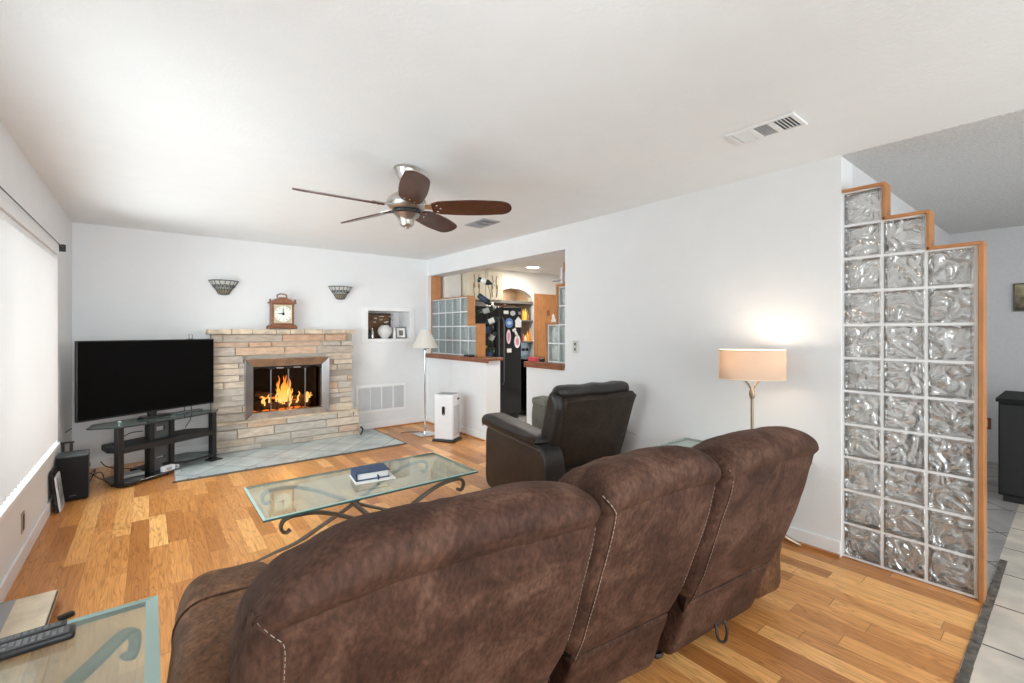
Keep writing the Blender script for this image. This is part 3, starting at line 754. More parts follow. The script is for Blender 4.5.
MB().lathe([(.0, 0), (.092, 0), (.094, .003), (0, .004)], seg=40).xf(Matrix.Translation((0, -.0605, .175)) @ Matrix.Rotation(PI / 2, 4, 'X')).build('dial', mat('dial_white', (.84, .86, .80), .5), dl)
for k in range(12):
    a = k * PI / 6
    MB().box((math.sin(a) * .078, -.065, .175 + math.cos(a) * .078), (.005, .001, .016), mtx=Matrix.Rotation(a, 4, 'Y')).build('hour_marking', M['darkgrey'], dl, smooth=False)
MB().box((0, -.067, .175 + .03), (.008, .0015, .066)).build('minute_hand', M['gloss_black'], dl, smooth=False)
MB().box((-.026, -.0675, .177), (.056, .0015, .010)).build('hour_hand', M['gloss_black'], dl, smooth=False)
MB().lathe([(0, 0), (.016, 0), (.012, .003), (0, .004)], seg=12).xf(Matrix.Translation((0, -.066, .175)) @ Matrix.Rotation(PI / 2, 4, 'X')).build('hand_hub', M['gloss_black'], dl)
MB().bx(.086, .094, -.066, -.056, .06, .29).build('door_bead', M['cream'], ck, smooth=False, bevel=.002)

# ------------------------------------------------------------------ wall sconces (leaded glass half bowls)
panel = translucent('leaded_panel', (.72, .72, .68), .5)
amber = translucent('leaded_amber', (.42, .36, .24), .5)


def sconce(x, z, sc, label):
    t = thing('wall_sconce', label, 'wall lamp', (x, YB, z), 0, 'leaded glass wall sconces'); t.scale = (sc, sc, sc)
    prof = [(.052, 0), (.082, .055), (.118, .105), (.150, .155)]
    nseg = 8
    g = MB().lathe(prof[1:], (0, 0, 0), nseg, arc=PI, a0=PI).build('glass_bowl', panel, t, smooth=False)
    MB().lathe(prof[:2], (0, 0, 0), nseg, arc=PI, a0=PI).build('lower_glass', amber, t, smooth=False)
    ld = MB()
    for r, zz in prof:
        ld.tube([(math.cos(PI + PI * j / 24) * r, math.sin(PI + PI * j / 24) * r, zz) for j in range(25)], .0042 if zz < .15 else .006, 6)
    for k in range(nseg + 1):
        a = PI + PI * k / nseg
        ld.tube([(math.cos(a) * r, math.sin(a) * r, zz) for r, zz in prof], .0042, 6)
    for k in range(nseg):
        a = PI + PI * (k + .5) / nseg
        ld.ball((math.cos(a) * .105, math.sin(a) * .105, .09), .013, u=8, v=6)
        ld.tube([(math.cos(a) * .082, math.sin(a) * .082, .055), (math.cos(a) * .118, math.sin(a) * .118, .105)], .0035, 5)
    ld.build('lead_came', M['darkgrey'], t)
    MB().lathe([(.0, -.012), (.03, -.01), (.053, 0), (.053, .006), (.0, .006)], (0, 0, 0), 16, arc=PI, a0=PI).build('bottom_cup', M['bronze'], t)
    MB().bx(-.05, .05, -.012, -.001, .0, .12).build('wall_bracket', M['bronze'], t, smooth=False, bevel=.003)


sconce(.673, 1.795, .97, 'leaded glass half bowl sconce on the TV side of the clock')
sconce(1.993, 1.80, 1.0, 'leaded glass half bowl sconce between the clock and the wall niche')
# ------------------------------------------------------------------ return air grille
gr = thing('return_air_grille', 'white louvred return air grille low on the fireplace wall', 'vent', (2.20, YB, .24))
W_, H_ = .74, .38
f = MB(); f.bx(0, .035, -.014, -.001, 0, H_).bx(W_ - .035, W_, -.014, -.001, 0, H_).bx(.035, W_ - .035, -.014, -.001, 0, .035).bx(.035, W_ - .035, -.014, -.001, H_ - .035, H_)
for k in (1, 2, 3): f.bx(.035 + k * .1675 - .006, .035 + k * .1675 + .006, -.012, -.001, .035, H_ - .035)
f.build('grille_frame', M['trim'], gr, smooth=False, bevel=.002)
lv = MB()
for k in range(24): lv.box((W_ / 2, -.007, .045 + k * .0127), (W_ - .07, .011, .0022), mtx=Matrix.Rotation(math.radians(35), 4, 'X'))
lv.build('louver', M['trim'], gr, smooth=False)
MB().bx(.034, W_ - .034, -.003, -.001, .034, H_ - .034).build('duct_backing', mat('duct_grey', (.26, .27, .29), .8), gr, smooth=False)

# ------------------------------------------------------------------ niche contents
zn = NI[2]
pb = thing('framed_picture', 'brown framed still life picture at the back of the wall niche', 'picture', (2.60, YB + .335, zn), 0)
MB().bx(-.22, .23, -.012, .012, .0, .36).build('picture_board', mat('picture_brown', (.19, .095, .045), .6, vary=.5, vscale=9), pb, smooth=False)
f = MB(); f.bx(-.24, -.215, -.018, .014, -.0, .375).bx(.215, .24, -.018, .014, 0, .375).bx(-.215, .215, -.018, .014, .35, .375).bx(-.215, .215, -.018, .014, 0, .025)
f.build('picture_frame', mat('picture_edge', (.06, .035, .02), .5), pb, smooth=False, bevel=.003)
va = thing('flower_vase', 'round pearly white vase of white blossoms in the wall niche', 'vase', (2.68, YB + .15, zn))
MB().lathe([(.0, 0), (.045, 0), (.05, .01), (.085, .05), (.105, .10), (.095, .15), (.06, .185), (.045, .195), (.040, .195), (.05, .18), (0, .17)]).build('vase_body', mat('pearl', (.74, .74, .72), .25), va)
st = MB(); bs = []
random.seed(5)
for k in range(11):
    a = k * .9; rr = .06 + .13 * random.random(); hh = .22 + .11 * random.random()
    tip = Vector((math.cos(a) * rr, math.sin(a) * rr * .55 - .02, hh)); bs.append(tip)
    st.tube([(0, 0, .17), (tip.x * .4, tip.y * .4, .21), tip], .0022, 5, smooth=4)
st.build('stem', mat('stem_green', (.07, .09, .045), .7), va)
for tip in bs:
    b = MB()
    for q in range(5):
        aa = q * 2 * PI / 5
        b.ball(tip + Vector((math.cos(aa) * .011, math.sin(aa) * .011, 0)), .012, sz=.5, u=8, v=6)
    b.build('blossom', M['paper'], va)
for k, (xx, hh, mm_, lab) in enumerate(((2.43, .17, M['gloss_black'], 'slim dark bottle at the edge of the wall niche'), (2.475, .15, M['chrome'], 'slim silver bottle beside the dark one in the wall niche'))):
    tag(MB().lathe([(0, 0), (.018, 0), (.019, .01), (.019, hh * .62), (.008, hh * .78), (.008, hh), (0, hh)], (xx, YB + .10, zn), 14).build('small_bottle', mm_), lab, 'bottle')
ph = thing('photo_frame', 'small framed monochrome photo standing in the wall niche', 'picture', (2.905, YB + .10, zn), math.radians(-8))
Tl = Matrix.Rotation(math.radians(-10), 4, 'X')
MB().box((0, 0, .085), (.15, .012, .165), mtx=Tl).build('frame', mat('silver_frame', (.18, .18, .18), .4, .4), ph, smooth=False, bevel=.003)
MB().box((0, -.0075, .085), (.122, .003, .137), mtx=Tl).build('photo_mat', M['paper'], ph, smooth=False)
MB().box((0, -.0098, .082), (.06, .002, .075), mtx=Tl).build('photo_print', mat('photo_grey', (.16, .16, .15), .6, vary=.9, vscale=30), ph, smooth=False)
tag(MB().bx(2.845, 2.875, YB + .30, YB + .345, zn, zn + .37).build('postcard_strip', mat('lilac_card', (.55, .50, .55), .7, vary=.5, vscale=30), smooth=False), 'narrow pale printed strip standing behind the vase in the niche', 'card')
tag(MB().lathe([(0, 0), (.022, 0), (.024, .01), (.018, .10), (.012, .13), (.016, .15), (0, .155)], (2.79, YB + .06, zn), 14).build('white_figurine', M['paper']), 'slim white figurine between the vase and the small photo', 'figurine')

# ------------------------------------------------------------------ corner floor lamp
cl = thing('floor_lamp', 'slim chrome floor lamp with a cream cone shade in the room corner', 'lamp', (2.846, 5.41, 0))
MB().bx(-.125, .125, -.125, .125, 0, .018).build('base', M['chrome'], cl, smooth=False, bevel=.005)
MB().cyl((0, 0, .018), (0, 0, 1.20), .011).cyl((0, 0, .018), (0, 0, .05), .02, .012).build('pole', M['chrome'], cl)
MB().cyl((-.012, 0, 1.14), (.05, -.02, 1.14), .006, seg=8).cyl((0, 0, 1.12), (0, 0, 1.22), .017).build('switch_socket', M['bronze'], cl)
MB().lathe([(.175, 1.15), (.06, 1.385), (.0585, 1.385), (.1735, 1.15)], seg=36).build('lamp_shade', M['shade2'], cl, smooth=True)
MB().cyl((0, 0, 1.20), (0, 0, 1.395), .004, seg=8).ball((0, 0, 1.40), .010).build('finial', M['chrome'], cl)
cb = MB().tube([(2.86, 5.50, .02), (2.80, 5.62, .012), (2.70, 5.68, .012), (2.62, 5.66, .012)], .005, 6, smooth=6)
tag(cb.build('lamp_plug_cord', M['darkgrey']), 'dark cord lying behind the chrome floor lamp base', 'cord')

# ------------------------------------------------------------------ air purifier
ap = thing('air_purifier', 'white tower air purifier with a black base and oval display', 'air purifier', (2.93, 4.98, 0), math.atan2(-.555, -.832) + PI / 2)
MB().bx(-.15, .15, -.125, .125, 0, .03).build('base', M['black'], ap, smooth=False, bevel=.01)
MB().bx(-.128, .128, -.105, .105, .03, .585).build('body', M['white'], ap, smooth=True, bevel=.016, seg=4)
MB().bx(-.105, .105, -.083, .083, .585, .592).build('top_vent', M['grey'], ap, smooth=False, bevel=.003)
disp = [(math.cos(a) * .021, .385 + math.sin(a) * .021 + (.035 if math.sin(a) > 0 else -.035)) for a in [2 * PI * i / 28 for i in range(28)]]
dp = MB().prism(disp, lambda x, z: (x, -.1085, z), lambda x, z: (x, -.103, z)).build('display', M['gloss_black'], ap)
MB().ball((0, -.1085, .345), .008, sy=.3).build('power_button', M['grey'], dp)
sv = MB()
for k in range(22): sv.bx(.1275, .1315, -.075, .075, .08 + k * .017, .087 + k * .017)
sv.build('side_grille', M['grey'], ap, smooth=False)
MB().bx(.1275, .133, .02, .08, .51, .535).build('side_handle', M['darkgrey'], ap, smooth=False, bevel=.003)
wo = thing('wall_outlet', 'white wall outlet with a plug behind the air purifier', 'outlet', (XR, 5.42, .36))
MB().bx(-.006, -.001, -.036, .036, -.058, .058).build('plate', M['trim'], wo, smooth=False, bevel=.002)
MB().bx(-.04, -.006, -.02, .02, -.02, .03).build('plug', M['darkgrey'], wo, smooth=False, bevel=.004)
tag(MB().tube([(3.25, 5.42, .365), (3.20, 5.40, .37), (3.16, 5.36, .28), (3.14, 5.33, .15), (3.12, 5.24, .045), (3.06, 5.12, .02), (3.03, 5.04, .04)], .006, 6, smooth=7).build('power_cable', M['white']), 'white power cord running from the outlet to the air purifier', 'cord')

# ------------------------------------------------------------------ television and its stand
ta = math.atan2(.58, 1.038)
tv = thing('television', 'large flat black television on the glass stand beside the fireplace', 'TV', (.03, 5.64, .535), ta)
MB().bx(-.595, .595, -.012, .022, .052, .752).build('cabinet', M['black'], tv, smooth=False, bevel=.006)
MB().bx(-.585, .585, -.0135, -.0115, .068, .742).build('screen', M['screen'], tv, smooth=False)
MB().bx(-.34, .34, .022, .06, .12, .55).build('rear_housing', M['black'], tv, smooth=False, bevel=.02)
MB().prism([(-.03, .02), (.03, .02), (.05, .09), (-.05, .09)], lambda x, z: (x, .0, z), lambda x, z: (x, .03, z)).build('neck', M['black'], tv, smooth=False)
MB().prism([(-.13, -.07), (.13, -.07), (.16, -.03), (.10, .07), (-.10, .07), (-.16, -.03)], lambda x, y: (x, y, .002), lambda x, y: (x * .85, y * .8, .020)).build('foot', M['gloss_black'], tv, smooth=False, bevel=.003)
ant = MB().tube([(-.02, 0, 0), (-.02, 0, .05), (.012, 0, .05), (.012, 0, 0)], .003, 6)
antenna = thing('wire_antenna', 'small dark wire loop standing on top of the television', 'antenna', (.03 + .36 * math.cos(ta), 5.645 + .36 * math.sin(ta), .535 + .752), ta)
ant.build('loop', M['darkgrey'], antenna); MB().bx(-.03, .022, -.01, .012, 0, .006).build('clip', M['darkgrey'], antenna, smooth=False)

sd = thing('tv_stand', 'black three tier stand with glass top and perforated center column', 'TV stand', (.06, 5.60, 0), ta)


sd.scale = (.87, 1, 1)


def plate(poly, z0, z1): return MB().prism(poly, lambda x, y: (x, y, z0), lambda x, y: (x, y, z1))


tp = [(-.64, -.02), (-.46, -.21), (-.15, -.235), (.15, -.235), (.50, -.215), (.62, -.10), (.58, -.04), (.40, .16), (-.50, .16)]
plate(tp, .523, .533).build('glass_top', M['smoke_glass'], sd, smooth=False, bevel=.002)
eg = MB()
loop = [Vector((x, y, .528)) for x, y in tp]; loop.append(loop[0])
eg.tube(loop, .0055, 6).build('glass_edge', M['black'], sd)
ms = [(-.50, -.06), (-.43, -.20), (.46, -.20), (.57, -.07), (.40, .13), (-.44, .13)]
plate(ms, .295, .345).build('middle_shelf', M['black'], sd, smooth=False, bevel=.004)
lowr = [(.02, -.06), (.16, -.20), (.50, -.20), (.60, -.10), (.40, .12), (.02, .14)]
lowl = [(-.50, -.12), (-.47, -.245), (-.36, -.25), (-.30, -.215), (-.02, -.205), (.02, -.06), (.02, .14), (-.42, .14)]
plate(lowl, .012, .036).build('bottom_shelf', M['gloss_black'], sd, smooth=False, bevel=.004)
plate(lowr, .075, .095).build('bottom_shelf', M['smoke_glass'], sd, smooth=False)
eg = MB(); loop = [Vector((x, y, .085)) for x, y in lowr]; eg.tube(loop, .011, 6).build('shelf_rim', M['black'], sd)
for sx, z0 in ((-.44, 0), (.52, .0)):
    MB().bx(sx - .028, sx + .028, -.17, -.105, z0, .524).build('post', M['black'], sd, smooth=False, bevel=.008, seg=3)
MB().bx(.46, .60, -.20, -.08, 0, .03).build('post_foot', M['black'], sd, smooth=False, bevel=.006)
cc = MB(); wall_boxes(cc, 'y', -.06, .03, -.085, .085, .03, .524, [(-.045, .045, .41, .455), (-.045, .045, .145, .165)])
cc.build('center_column', M['darkgrey'], sd, smooth=False)
cc = MB().bx(-.125, -.08, -.09, .0, .03, .524).bx(.08, .125, -.09, .0, .03, .524)
cc.build('column_side', M['black'], sd, smooth=False, bevel=.006)
Rt = Matrix.Translation((.06, 5.60, 0)) @ Matrix.Rotation(ta, 4, 'Z')


def T(x, y, z): return Rt @ Vector((x * .87, y, z))


tag(MB().box(T(.36, .03, .541), (.26, .07, .012), rz=ta).build('streaming_box', M['darkgrey'], smooth=False, bevel=.003), 'flat dark box lying on the glass shelf under the TV', 'box')
for k, px in enumerate((.33, .41)):
    tag(MB().cyl(T(px, .05, .547), T(px, .05, .60), .004, seg=8).build('box_antenna', M['black']), ('thin black antenna standing on the flat dark box under the television', 'second thin antenna of the flat box, nearer the fireplace')[k], 'antenna', 'antennas of the flat box')
tag(MB().lathe([(0, 0), (.016, 0), (.012, .02), (.02, .03), (.018, .045), (0, .05)], T(-.44, -.15, .534), 14).build('glass_cup', M['smoke_glass']), 'tiny clear glass cup on the pointed end of the TV stand', 'cup')
pa = thing('power_adapter', 'white power strip block lying at the foot of the TV stand', 'adapter', T(.00, -.165, .037), ta + .15)
MB().bx(-.055, .055, -.024, .024, 0, .05).build('block', M['white'], pa, smooth=False, bevel=.005)
MB().bx(-.03, .02, -.0255, -.0235, .012, .036).build('sticker', M['grey'], pa, smooth=False)
tag(MB().bx(-.09, .09, -.06, .06, 0, .028).xf(Matrix.Translation(T(-.27, -.02, .038)) @ Matrix.Rotation(ta - .2, 4, 'Z')).build('cable_box', M['grey'], smooth=False, bevel=.004), 'silver grey set top box on the low shelf of the TV stand', 'box')
tag(MB().bx(-.10, .10, -.07, .07, 0, .03).xf(Matrix.Translation(T(-.06, .08, .038)) @ Matrix.Rotation(ta + .3, 4, 'Z')).build('modem', M['black'], smooth=False, bevel=.005), 'black modem lying behind the silver box on the low shelf', 'modem')


def cord(pts, m, label, r=.0045, name='cable'):
    return tag(MB().tube([T(*p) for p in pts], r, 6, smooth=7).build(name, m), label, 'cable')


cord([(.05, -.17, .07), (.09, -.19, .075), (.10, -.18, .05), (.06, -.165, .05)], M['white'], 'white cable loop joined to the white power strip block')
cord([(.10, -.21, .02), (.16, -.26, .006), (.26, -.27, .006), (.28, -.22, .006), (.17, -.21, .006), (.10, -.23, .006)], M['black'], 'thin black cable looped on the floor before the TV stand')
cord([(-.46, .02, .30), (-.38, .02, .36), (-.25, .03, .42), (-.12, .03, .42)], M['black'], 'black cable arching behind the post nearest the window')
cord([(.26, .15, .52), (.19, .17, .44), (.23, .18, .38), (.30, .16, .355)], M['black'], 'black cable hanging in a bend between glass top and middle shelf')
cord([(.42, .15, .52), (.49, .17, .44), (.44, .17, .37), (.42, .16, .352)], M['black'], 'black cable hanging nearest the fireplace post of the stand')
cord([(.36, .20, .30), (.31, .20, .24), (.28, .22, .21), (.33, .22, .19), (.35, .21, .24), (.42, .22, .28)], M['darkgrey'], 'grey knotted cable hanging under the middle shelf')
cord([(.31, .20, .22), (.33, .21, .14), (.25, .18, .03), (.17, .17, .012), (.10, .2, .012)], M['paper'], 'white cable falling from the middle shelf to the floor')
cord([(-.46, .1, .20), (-.40, .12, .14), (-.30, .10, .10), (-.2, .09, .075)], M['black'], 'black cable dropping onto the modem')
cord([(p[0] + .24, p[1] + .24, p[2]) for p in ((-.75, -.05, .012), (-.66, .02, .10), (-.70, .10, .012), (-.58, .09, .05), (-.64, -.06, .012), (-.72, .07, .09), (-.78, .0, .012))], M['black'], 'tangle of black cable on the floor beside the speaker')
cord([(-.6, .12, .012), (-.52, .19, .08), (-.62, .22, .03), (-.5, .2, .16), (-.56, .17, .25)], M['darkgrey'], 'dark cable climbing the wall behind the stand')
cord([(-.52, .45, .48), (-.72, .33, .43), (-.90, .30, .42)], M['darkgrey'], 'dark cable stretched from the window sill towards the stand', .005)
pbk = thing('cable_clip_rail', 'black bracket with two prongs fixed under the corner of the window sill', 'bracket', (XL + .035, 5.22, .40))
MB().bx(-.034, .07, -.008, .008, .045, .058).build('rail', M['black'], pbk, smooth=False)
for px in (0.0, .05): MB().bx(px - .008, px + .012, -.01, .01, -.02, .045).build('prong', M['black'], pbk, smooth=False, bevel=.002)

# black speaker box, leaning boards
sp = thing('subwoofer', 'black cloth fronted subwoofer box on the floor below the window', 'speaker', (-.487, 5.20, 0), math.radians(3))
MB().bx(-.095, .095, -.125, .10, .008, .365).build('cabinet', M['darkgrey'], sp, smooth=False, bevel=.006)
MB().bx(-.093, .093, -.138, -.125, .012, .36).build('grille_cloth', M['blackcloth'], sp, smooth=False, bevel=.006)
MB().bx(-.02, .02, -.140, -.137, .045, .052).build('badge', M['darkgrey'], sp, smooth=False)
for sx in (-.07, .07):
    for sy in (-.10, .08): MB().cyl((sx, sy, 0), (sx, sy, .01), .012).build('foot', M['black'], sp)
ln = Matrix.Rotation(math.radians(-6), 4, 'Y')
tag(MB().box((0, 0, .155), (.012, .26, .31), mtx=ln).xf(Matrix.Translation((XL + .034, 4.925, 0.004))).build('leaning_board', M['black'], smooth=False, bevel=.003), 'flat black panel leaning against the wall by the subwoofer', 'panel')
lb = thing('leaning_picture', 'white edged picture leaning on the black panel beside the subwoofer', 'picture', (XL + .052, 4.90, .004))
MB().box((0, 0, .135), (.01, .20, .27), mtx=ln).build('backing_board', M['white'], lb, smooth=False, bevel=.002)
MB().box((.007, 0, .135), (.003, .165, .235), mtx=ln).build('picture_print', mat('print_grey', (.30, .33, .36), .5, vary=.7, vscale=14), lb, smooth=False)
ot = thing('wall_outlet', 'steel wall outlet plate below the vertical blinds', 'outlet', (XL, 3.93, .235))
MB().bx(.001, .006, -.037, .037, -.06, .06).build('plate', M['nickel'], ot, smooth=False, bevel=.002)
MB().bx(.006, .009, -.02, .02, -.045, .045).build('receptacle', M['darkgrey'], ot, smooth=False, bevel=.002)

# ------------------------------------------------------------------ ceiling fan
HX, HY = 1.32, 2.76
fan = thing('ceiling_fan', 'brushed nickel ceiling fan with five mahogany paddle blades', 'ceiling fan', (HX, HY, ZC))
MB().lathe([(0, -.001), (.082, -.001), (.084, -.012), (.076, -.02), (.074, -.03), (.060, -.06), (.045, -.085), (.032, -.10), (0, -.102)], seg=36).build('canopy', M['nickel'], fan)
MB().cyl((0, 0, -.18), (0, 0, -.09), .016).build('downrod', M['nickel'], fan)
MB().lathe([(0, -.150), (.04, -.152), (.075, -.17), (.115, -.20), (.128, -.222), (.128, -.245), (.112, -.268), (.085, -.285), (0, -.287)], seg=40).build('motor_housing', M['nickel'], fan)
MB().lathe([(0, -.284), (.093, -.284), (.097, -.290), (.093, -.297), (0, -.297)], seg=36).build('dark_ring', M['black'], fan)
MB().lathe([(0, -.297), (.082, -.297), (.086, -.305), (.074, -.318), (.056, -.335), (.047, -.352), (.044, -.372), (.034, -.385), (.018, -.390), (.014, -.398), (0, -.400)], seg=36).build('lower_cap', M['nickel'], fan)
zb = -.262
for k in range(5):
    ang = math.radians(-38.58 + 72 * k)
    R3 = Matrix.Rotation(ang, 4, 'Z')
    pit = Matrix.Translation((.15, 0, zb)) @ Matrix.Rotation(math.radians(-18), 4, 'X') @ Matrix.Translation((-.15, 0, 0))
    n = 40; up = []; lo = []
    for i in range(n + 1):
        t = 1 - (1 - i / n) ** 1.7; x = .165 + .522 * t
        hwid = .062 + .016 * math.sin(PI * min(1, t * 1.1)) + .008 * t
        if t > .86: hwid *= math.sqrt(max(0, 1 - ((t - .86) / .14) ** 2)) * .999 + .001
        if t < .08: hwid *= .72 + .28 * t / .08
        up.append((x, hwid)); lo.append((x, -hwid))
    bl_ = MB().prism(up + lo[::-1], lambda x, y: (x, y, -.0045), lambda x, y: (x, y, .0045)).xf(R3 @ pit)
    bo = bl_.build('blade', M['blade'], fan, smooth=False)
    ir = MB().prism([(.085, .02), (.15, .030), (.205, .05), (.215, .03), (.23, 0), (.215, -.03), (.205, -.05), (.15, -.030), (.085, -.02)], lambda x, y: (x, y, .005), lambda x, y: (x, y, .012)).xf(R3 @ pit)
    ir.build('blade_iron', M['nickel'], fan, smooth=False, bevel=.002)
    for (sx, sy) in ((.20, .033), (.222, 0), (.20, -.033)):
        MB().ball((sx, sy, -.006), .0062, sz=.6, u=10, v=6).xf(R3 @ pit).build('blade_screw', M['chrome'], bo)

# ------------------------------------------------------------------ ceiling vents


def ceil_vent(x, y, sx, sy, label, m):
    v = thing('ceiling_vent', label, 'vent', (x, y, ZC))
    f = MB(); e = .022; d0, d1 = -.011, -.001
    f.bx(-sx / 2, -sx / 2 + e, -sy / 2, sy / 2, d0, d1).bx(sx / 2 - e, sx / 2, -sy / 2, sy / 2, d0, d1).bx(-sx / 2 + e, sx / 2 - e, -sy / 2, -sy / 2 + e, d0, d1).bx(-sx / 2 + e, sx / 2 - e, sy / 2 - e, sy / 2, d0, d1)
    L = sy - 2 * e
    for q in (1, 2): f.bx(-sx / 2 + e, sx / 2 - e, -sy / 2 + e + L * q / 3 - .012, -sy / 2 + e + L * q / 3 + .012, d0, d1)
    f.build('vent_frame', m, v, smooth=False, bevel=.002)
    MB().bx(-sx / 2 + e, sx / 2 - e, -sy / 2 + e, sy / 2 - e, -.0025, -.001).build('vent_backing', M['darkgrey'], v, smooth=False)
    for sec in range(3):
        s = MB(); c0 = -sy / 2 + e + L * sec / 3
        if sec == 1:
            for q in range(9): s.box((-sx / 2 + e + (sx - 2 * e) * (q + .5) / 9, c0 + L / 6, -.006), (.011, L / 3 - .02, .0018), mtx=Matrix.Rotation(math.radians(-42), 4, 'Y'))
        else:
            for q in range(5): s.box((0, c0 + .016 + (L / 3 - .03) * q / 4, -.006), (sx - 2 * e, .0125, .0018), mtx=Matrix.Rotation(math.radians(38 if sec == 0 else -38), 4, 'X'))
        s.build('louver', m, v, smooth=False)


ceil_vent(2.547, 1.045, .20, .335, 'white ceiling vent with three louvre banks above the table lamp', M['trim'])
ceil_vent(2.574, 3.70, .20, .335, 'grey ceiling vent beyond the fan blade near the kitchen opening', M['grey'])

# ------------------------------------------------------------------ glass block partitions


def block_panel(name, label, x, cells, size_y, size_z, thick, gm_, trim_m, base_z, trims, parent_loc):
    """cells: list of (y0, z0) lower corners; one glass_block child per cell, plus joints"""
    t = thing(name, label, 'glass block wall', parent_loc)
    ox, oy, oz = parent_loc
    gap = .007
    jm = MB()
    for (y, z) in cells:
        b = MB().bx(x - thick / 2 - ox, x + thick / 2 - ox, y + gap - oy, y + size_y - gap - oy, z + gap - oz, z + size_z - gap - oz)
        b.bm.normal_update()
        side = [f for f in b.bm.faces if abs(f.normal.x) > .9]
        bmesh.ops.inset_individual(b.bm, faces=side, thickness=.013, depth=0)
        bmesh.ops.inset_individual(b.bm, faces=side, thickness=.004, depth=-.006)
        b.build('glass_block', gm_, t, smooth=True, bevel=.003, seg=2)
    tj = thick / 2 - .004
    hz_ = {}; vt_ = set()
    for (y, z) in cells:
        for q in (round(z, 4), round(z + size_z, 4)): hz_.setdefault(q, []).append(y)
        vt_.add((round(y, 4), round(z, 4))); vt_.add((round(y + size_y, 4), round(z, 4)))
    for z, L_ in hz_.items():
        jm.bx(x - tj - ox, x + tj - ox, min(L_) - gap - oy, max(L_) + size_y + gap - oy, z - gap - oz, z + gap - oz)
    for (y, z) in vt_:
        jm.bx(x - tj - ox, x + tj - ox, y - gap - oy, y + gap - oy, z + gap - oz, z + size_z - gap - oz)
    jm.build('mortar_joint', M['grout'], t, smooth=False)
    for (a, b, c, d, e_, f_) in trims:
        MB().bx(a - ox, b - ox, c - oy, d - oy, e_ - oz, f_ - oz).build('wood_trim', trim_m, t, smooth=False, bevel=.003)
    return t


S = .190; xb = XR + .055
cells = []
for col, n in enumerate((11, 10, 9)):
    for r in range(n): cells.append((YW - .006 - S * (col + 1), .012 + .1995 * r))
zt = [.012 + .1995 * n for n in (11, 10, 9)]
yc = [YW - .006 - S * k for k in range(4)]
ta_, tb_ = XR - .004, XR + .114
tw = .018
tr = [(ta_, tb_, yc[1] - tw, yc[0], zt[0] + .002, zt[0] + .002 + tw), (ta_, tb_, yc[1] - tw, yc[1] - .002, zt[1] + .0, zt[0] + .002),
      (ta_, tb_, yc[2] - tw, yc[1] - .002, zt[1] + .002 - .0, zt[1] + .002 + tw), (ta_, tb_, yc[2] - tw, yc[2] - .002, zt[2], zt[1] + .002),
      (ta_, tb_, yc[3] - .030, yc[2] - .002, zt[2] + .002, zt[2] + .002 + tw), (ta_, tb_, yc[3] - .030, yc[3] - .008, 0.0, zt[2] + .002)]
block_panel('glass_block_partition', 'stepped clear glass block partition with orange wood edging at the wall end', xb, cells, S, .1995, .085, M['block'], M['oak'], 0, tr, (xb, .62, 0))

# ledges on the half walls
LZ = .985
for (a, b, lab) in ((4.575, YB - .002, 'red brown wooden ledge on the half wall below the wide block panel'), (3.262, 3.866, 'red brown wooden ledge on the short half wall by the light switch')):
    # wall tops are at 1.0: the boards wrap them
    tag(MB().bx(XR - .035, XR + .225, a, b, 1.0, 1.035).bx(XR - .035, XR - .002, a, b, .975, 1.0).build('wood_ledge', M['redwood'], smooth=False, bevel=.004), lab, 'ledge')
bs_ = .2; hz = .197; xk = XR + .12
cells = []
yl = 6.160
for c in range(6):
    n = 4 if c < 5 else 2
    for r in range(n): cells.append((yl - bs_ * (c + 1), 1.0435 + hz * r))
tz4, tz2 = 1.0435 + hz * 4, 1.0435 + hz * 2
y5, y6 = yl - bs_ * 5, yl - bs_ * 6
tr = [(xk - .06, xk + .06, y5 - .018, yl + .0, tz4 + .003, tz4 + .018), (xk - .06, xk + .06, y5 - .018, y5 - .003, tz2 + .03, tz4 + .003), (xk - .06, xk + .06, y6 - .06, y5 - .003, tz2 + .003, tz2 + .03),
      (xk - .06, xk + .06, y6 - .06, y6 - .005, 1.036, tz2 + .003), (xk - .06, xk + .06, yl - .004, yl + .004, 1.036, tz4 + .003)]
block_panel('glass_block_panel', 'wide stepped panel of bluish glass blocks on the corner half wall', xk, cells, bs_, hz, .085, M['block2'], M['oak'], 0, tr, (xk, 5.4, 1.035))
tag(MB().bx(xk - .06, xk + .06, 6.06, 6.163, 1.848, 2.198).build('wood_post', M['oak'], smooth=False, bevel=.003), 'brown wooden post from the wide block panel up to the header', 'post')
cells = []
for c in range(2):
    for r in range((4, 2)[c]): cells.append((3.262 + .165 * c, 1.0435 + hz * r))
tr = [(xk - .06, xk + .06, 3.258, 3.43, tz4 + .003, tz4 + .03), (xk - .06, xk + .06, 3.43, 3.455, tz2 + .03, tz4 + .03), (xk - .06, xk + .06, 3.43, 3.62, tz2 + .003, tz2 + .03), (xk - .06, xk + .06, 3.597, 3.62, 1.036, tz2 + .003)]
block_panel('glass_block_panel', 'narrow stepped glass block panel on the short half wall by the light switch', xk, cells, .165, hz, .085, M['block2'], M['oak'], 0, tr, (xk, 3.4, 1.035))
wb = thing('wooden_box', 'small brown wooden box standing on top of the narrow block panel', 'box', (xk, 3.315, tz4 + .031))
MB().bx(-.05, .05, -.05, .04, 0, .22).build('box_body', M['oak'], wb, smooth=False, bevel=.004)
MB().bx(-.053, -.05, -.03, .03, .02, .12).build('box_front', M['grey'], wb, smooth=False)
wr = thing('wall_bracket', 'grey metal bracket arm at the tall end of the narrow block panel', 'bracket', (xk - .02, 3.40, tz4 + .031))
MB().bx(-.012, .012, -.012, .012, 0, .17).build('upright', M['white'], wr, smooth=False, bevel=.003)
MB().bx(-.02, .02, .0, .13, .035, .05).build('arm', M['grey'], wr, smooth=False, bevel=.003)
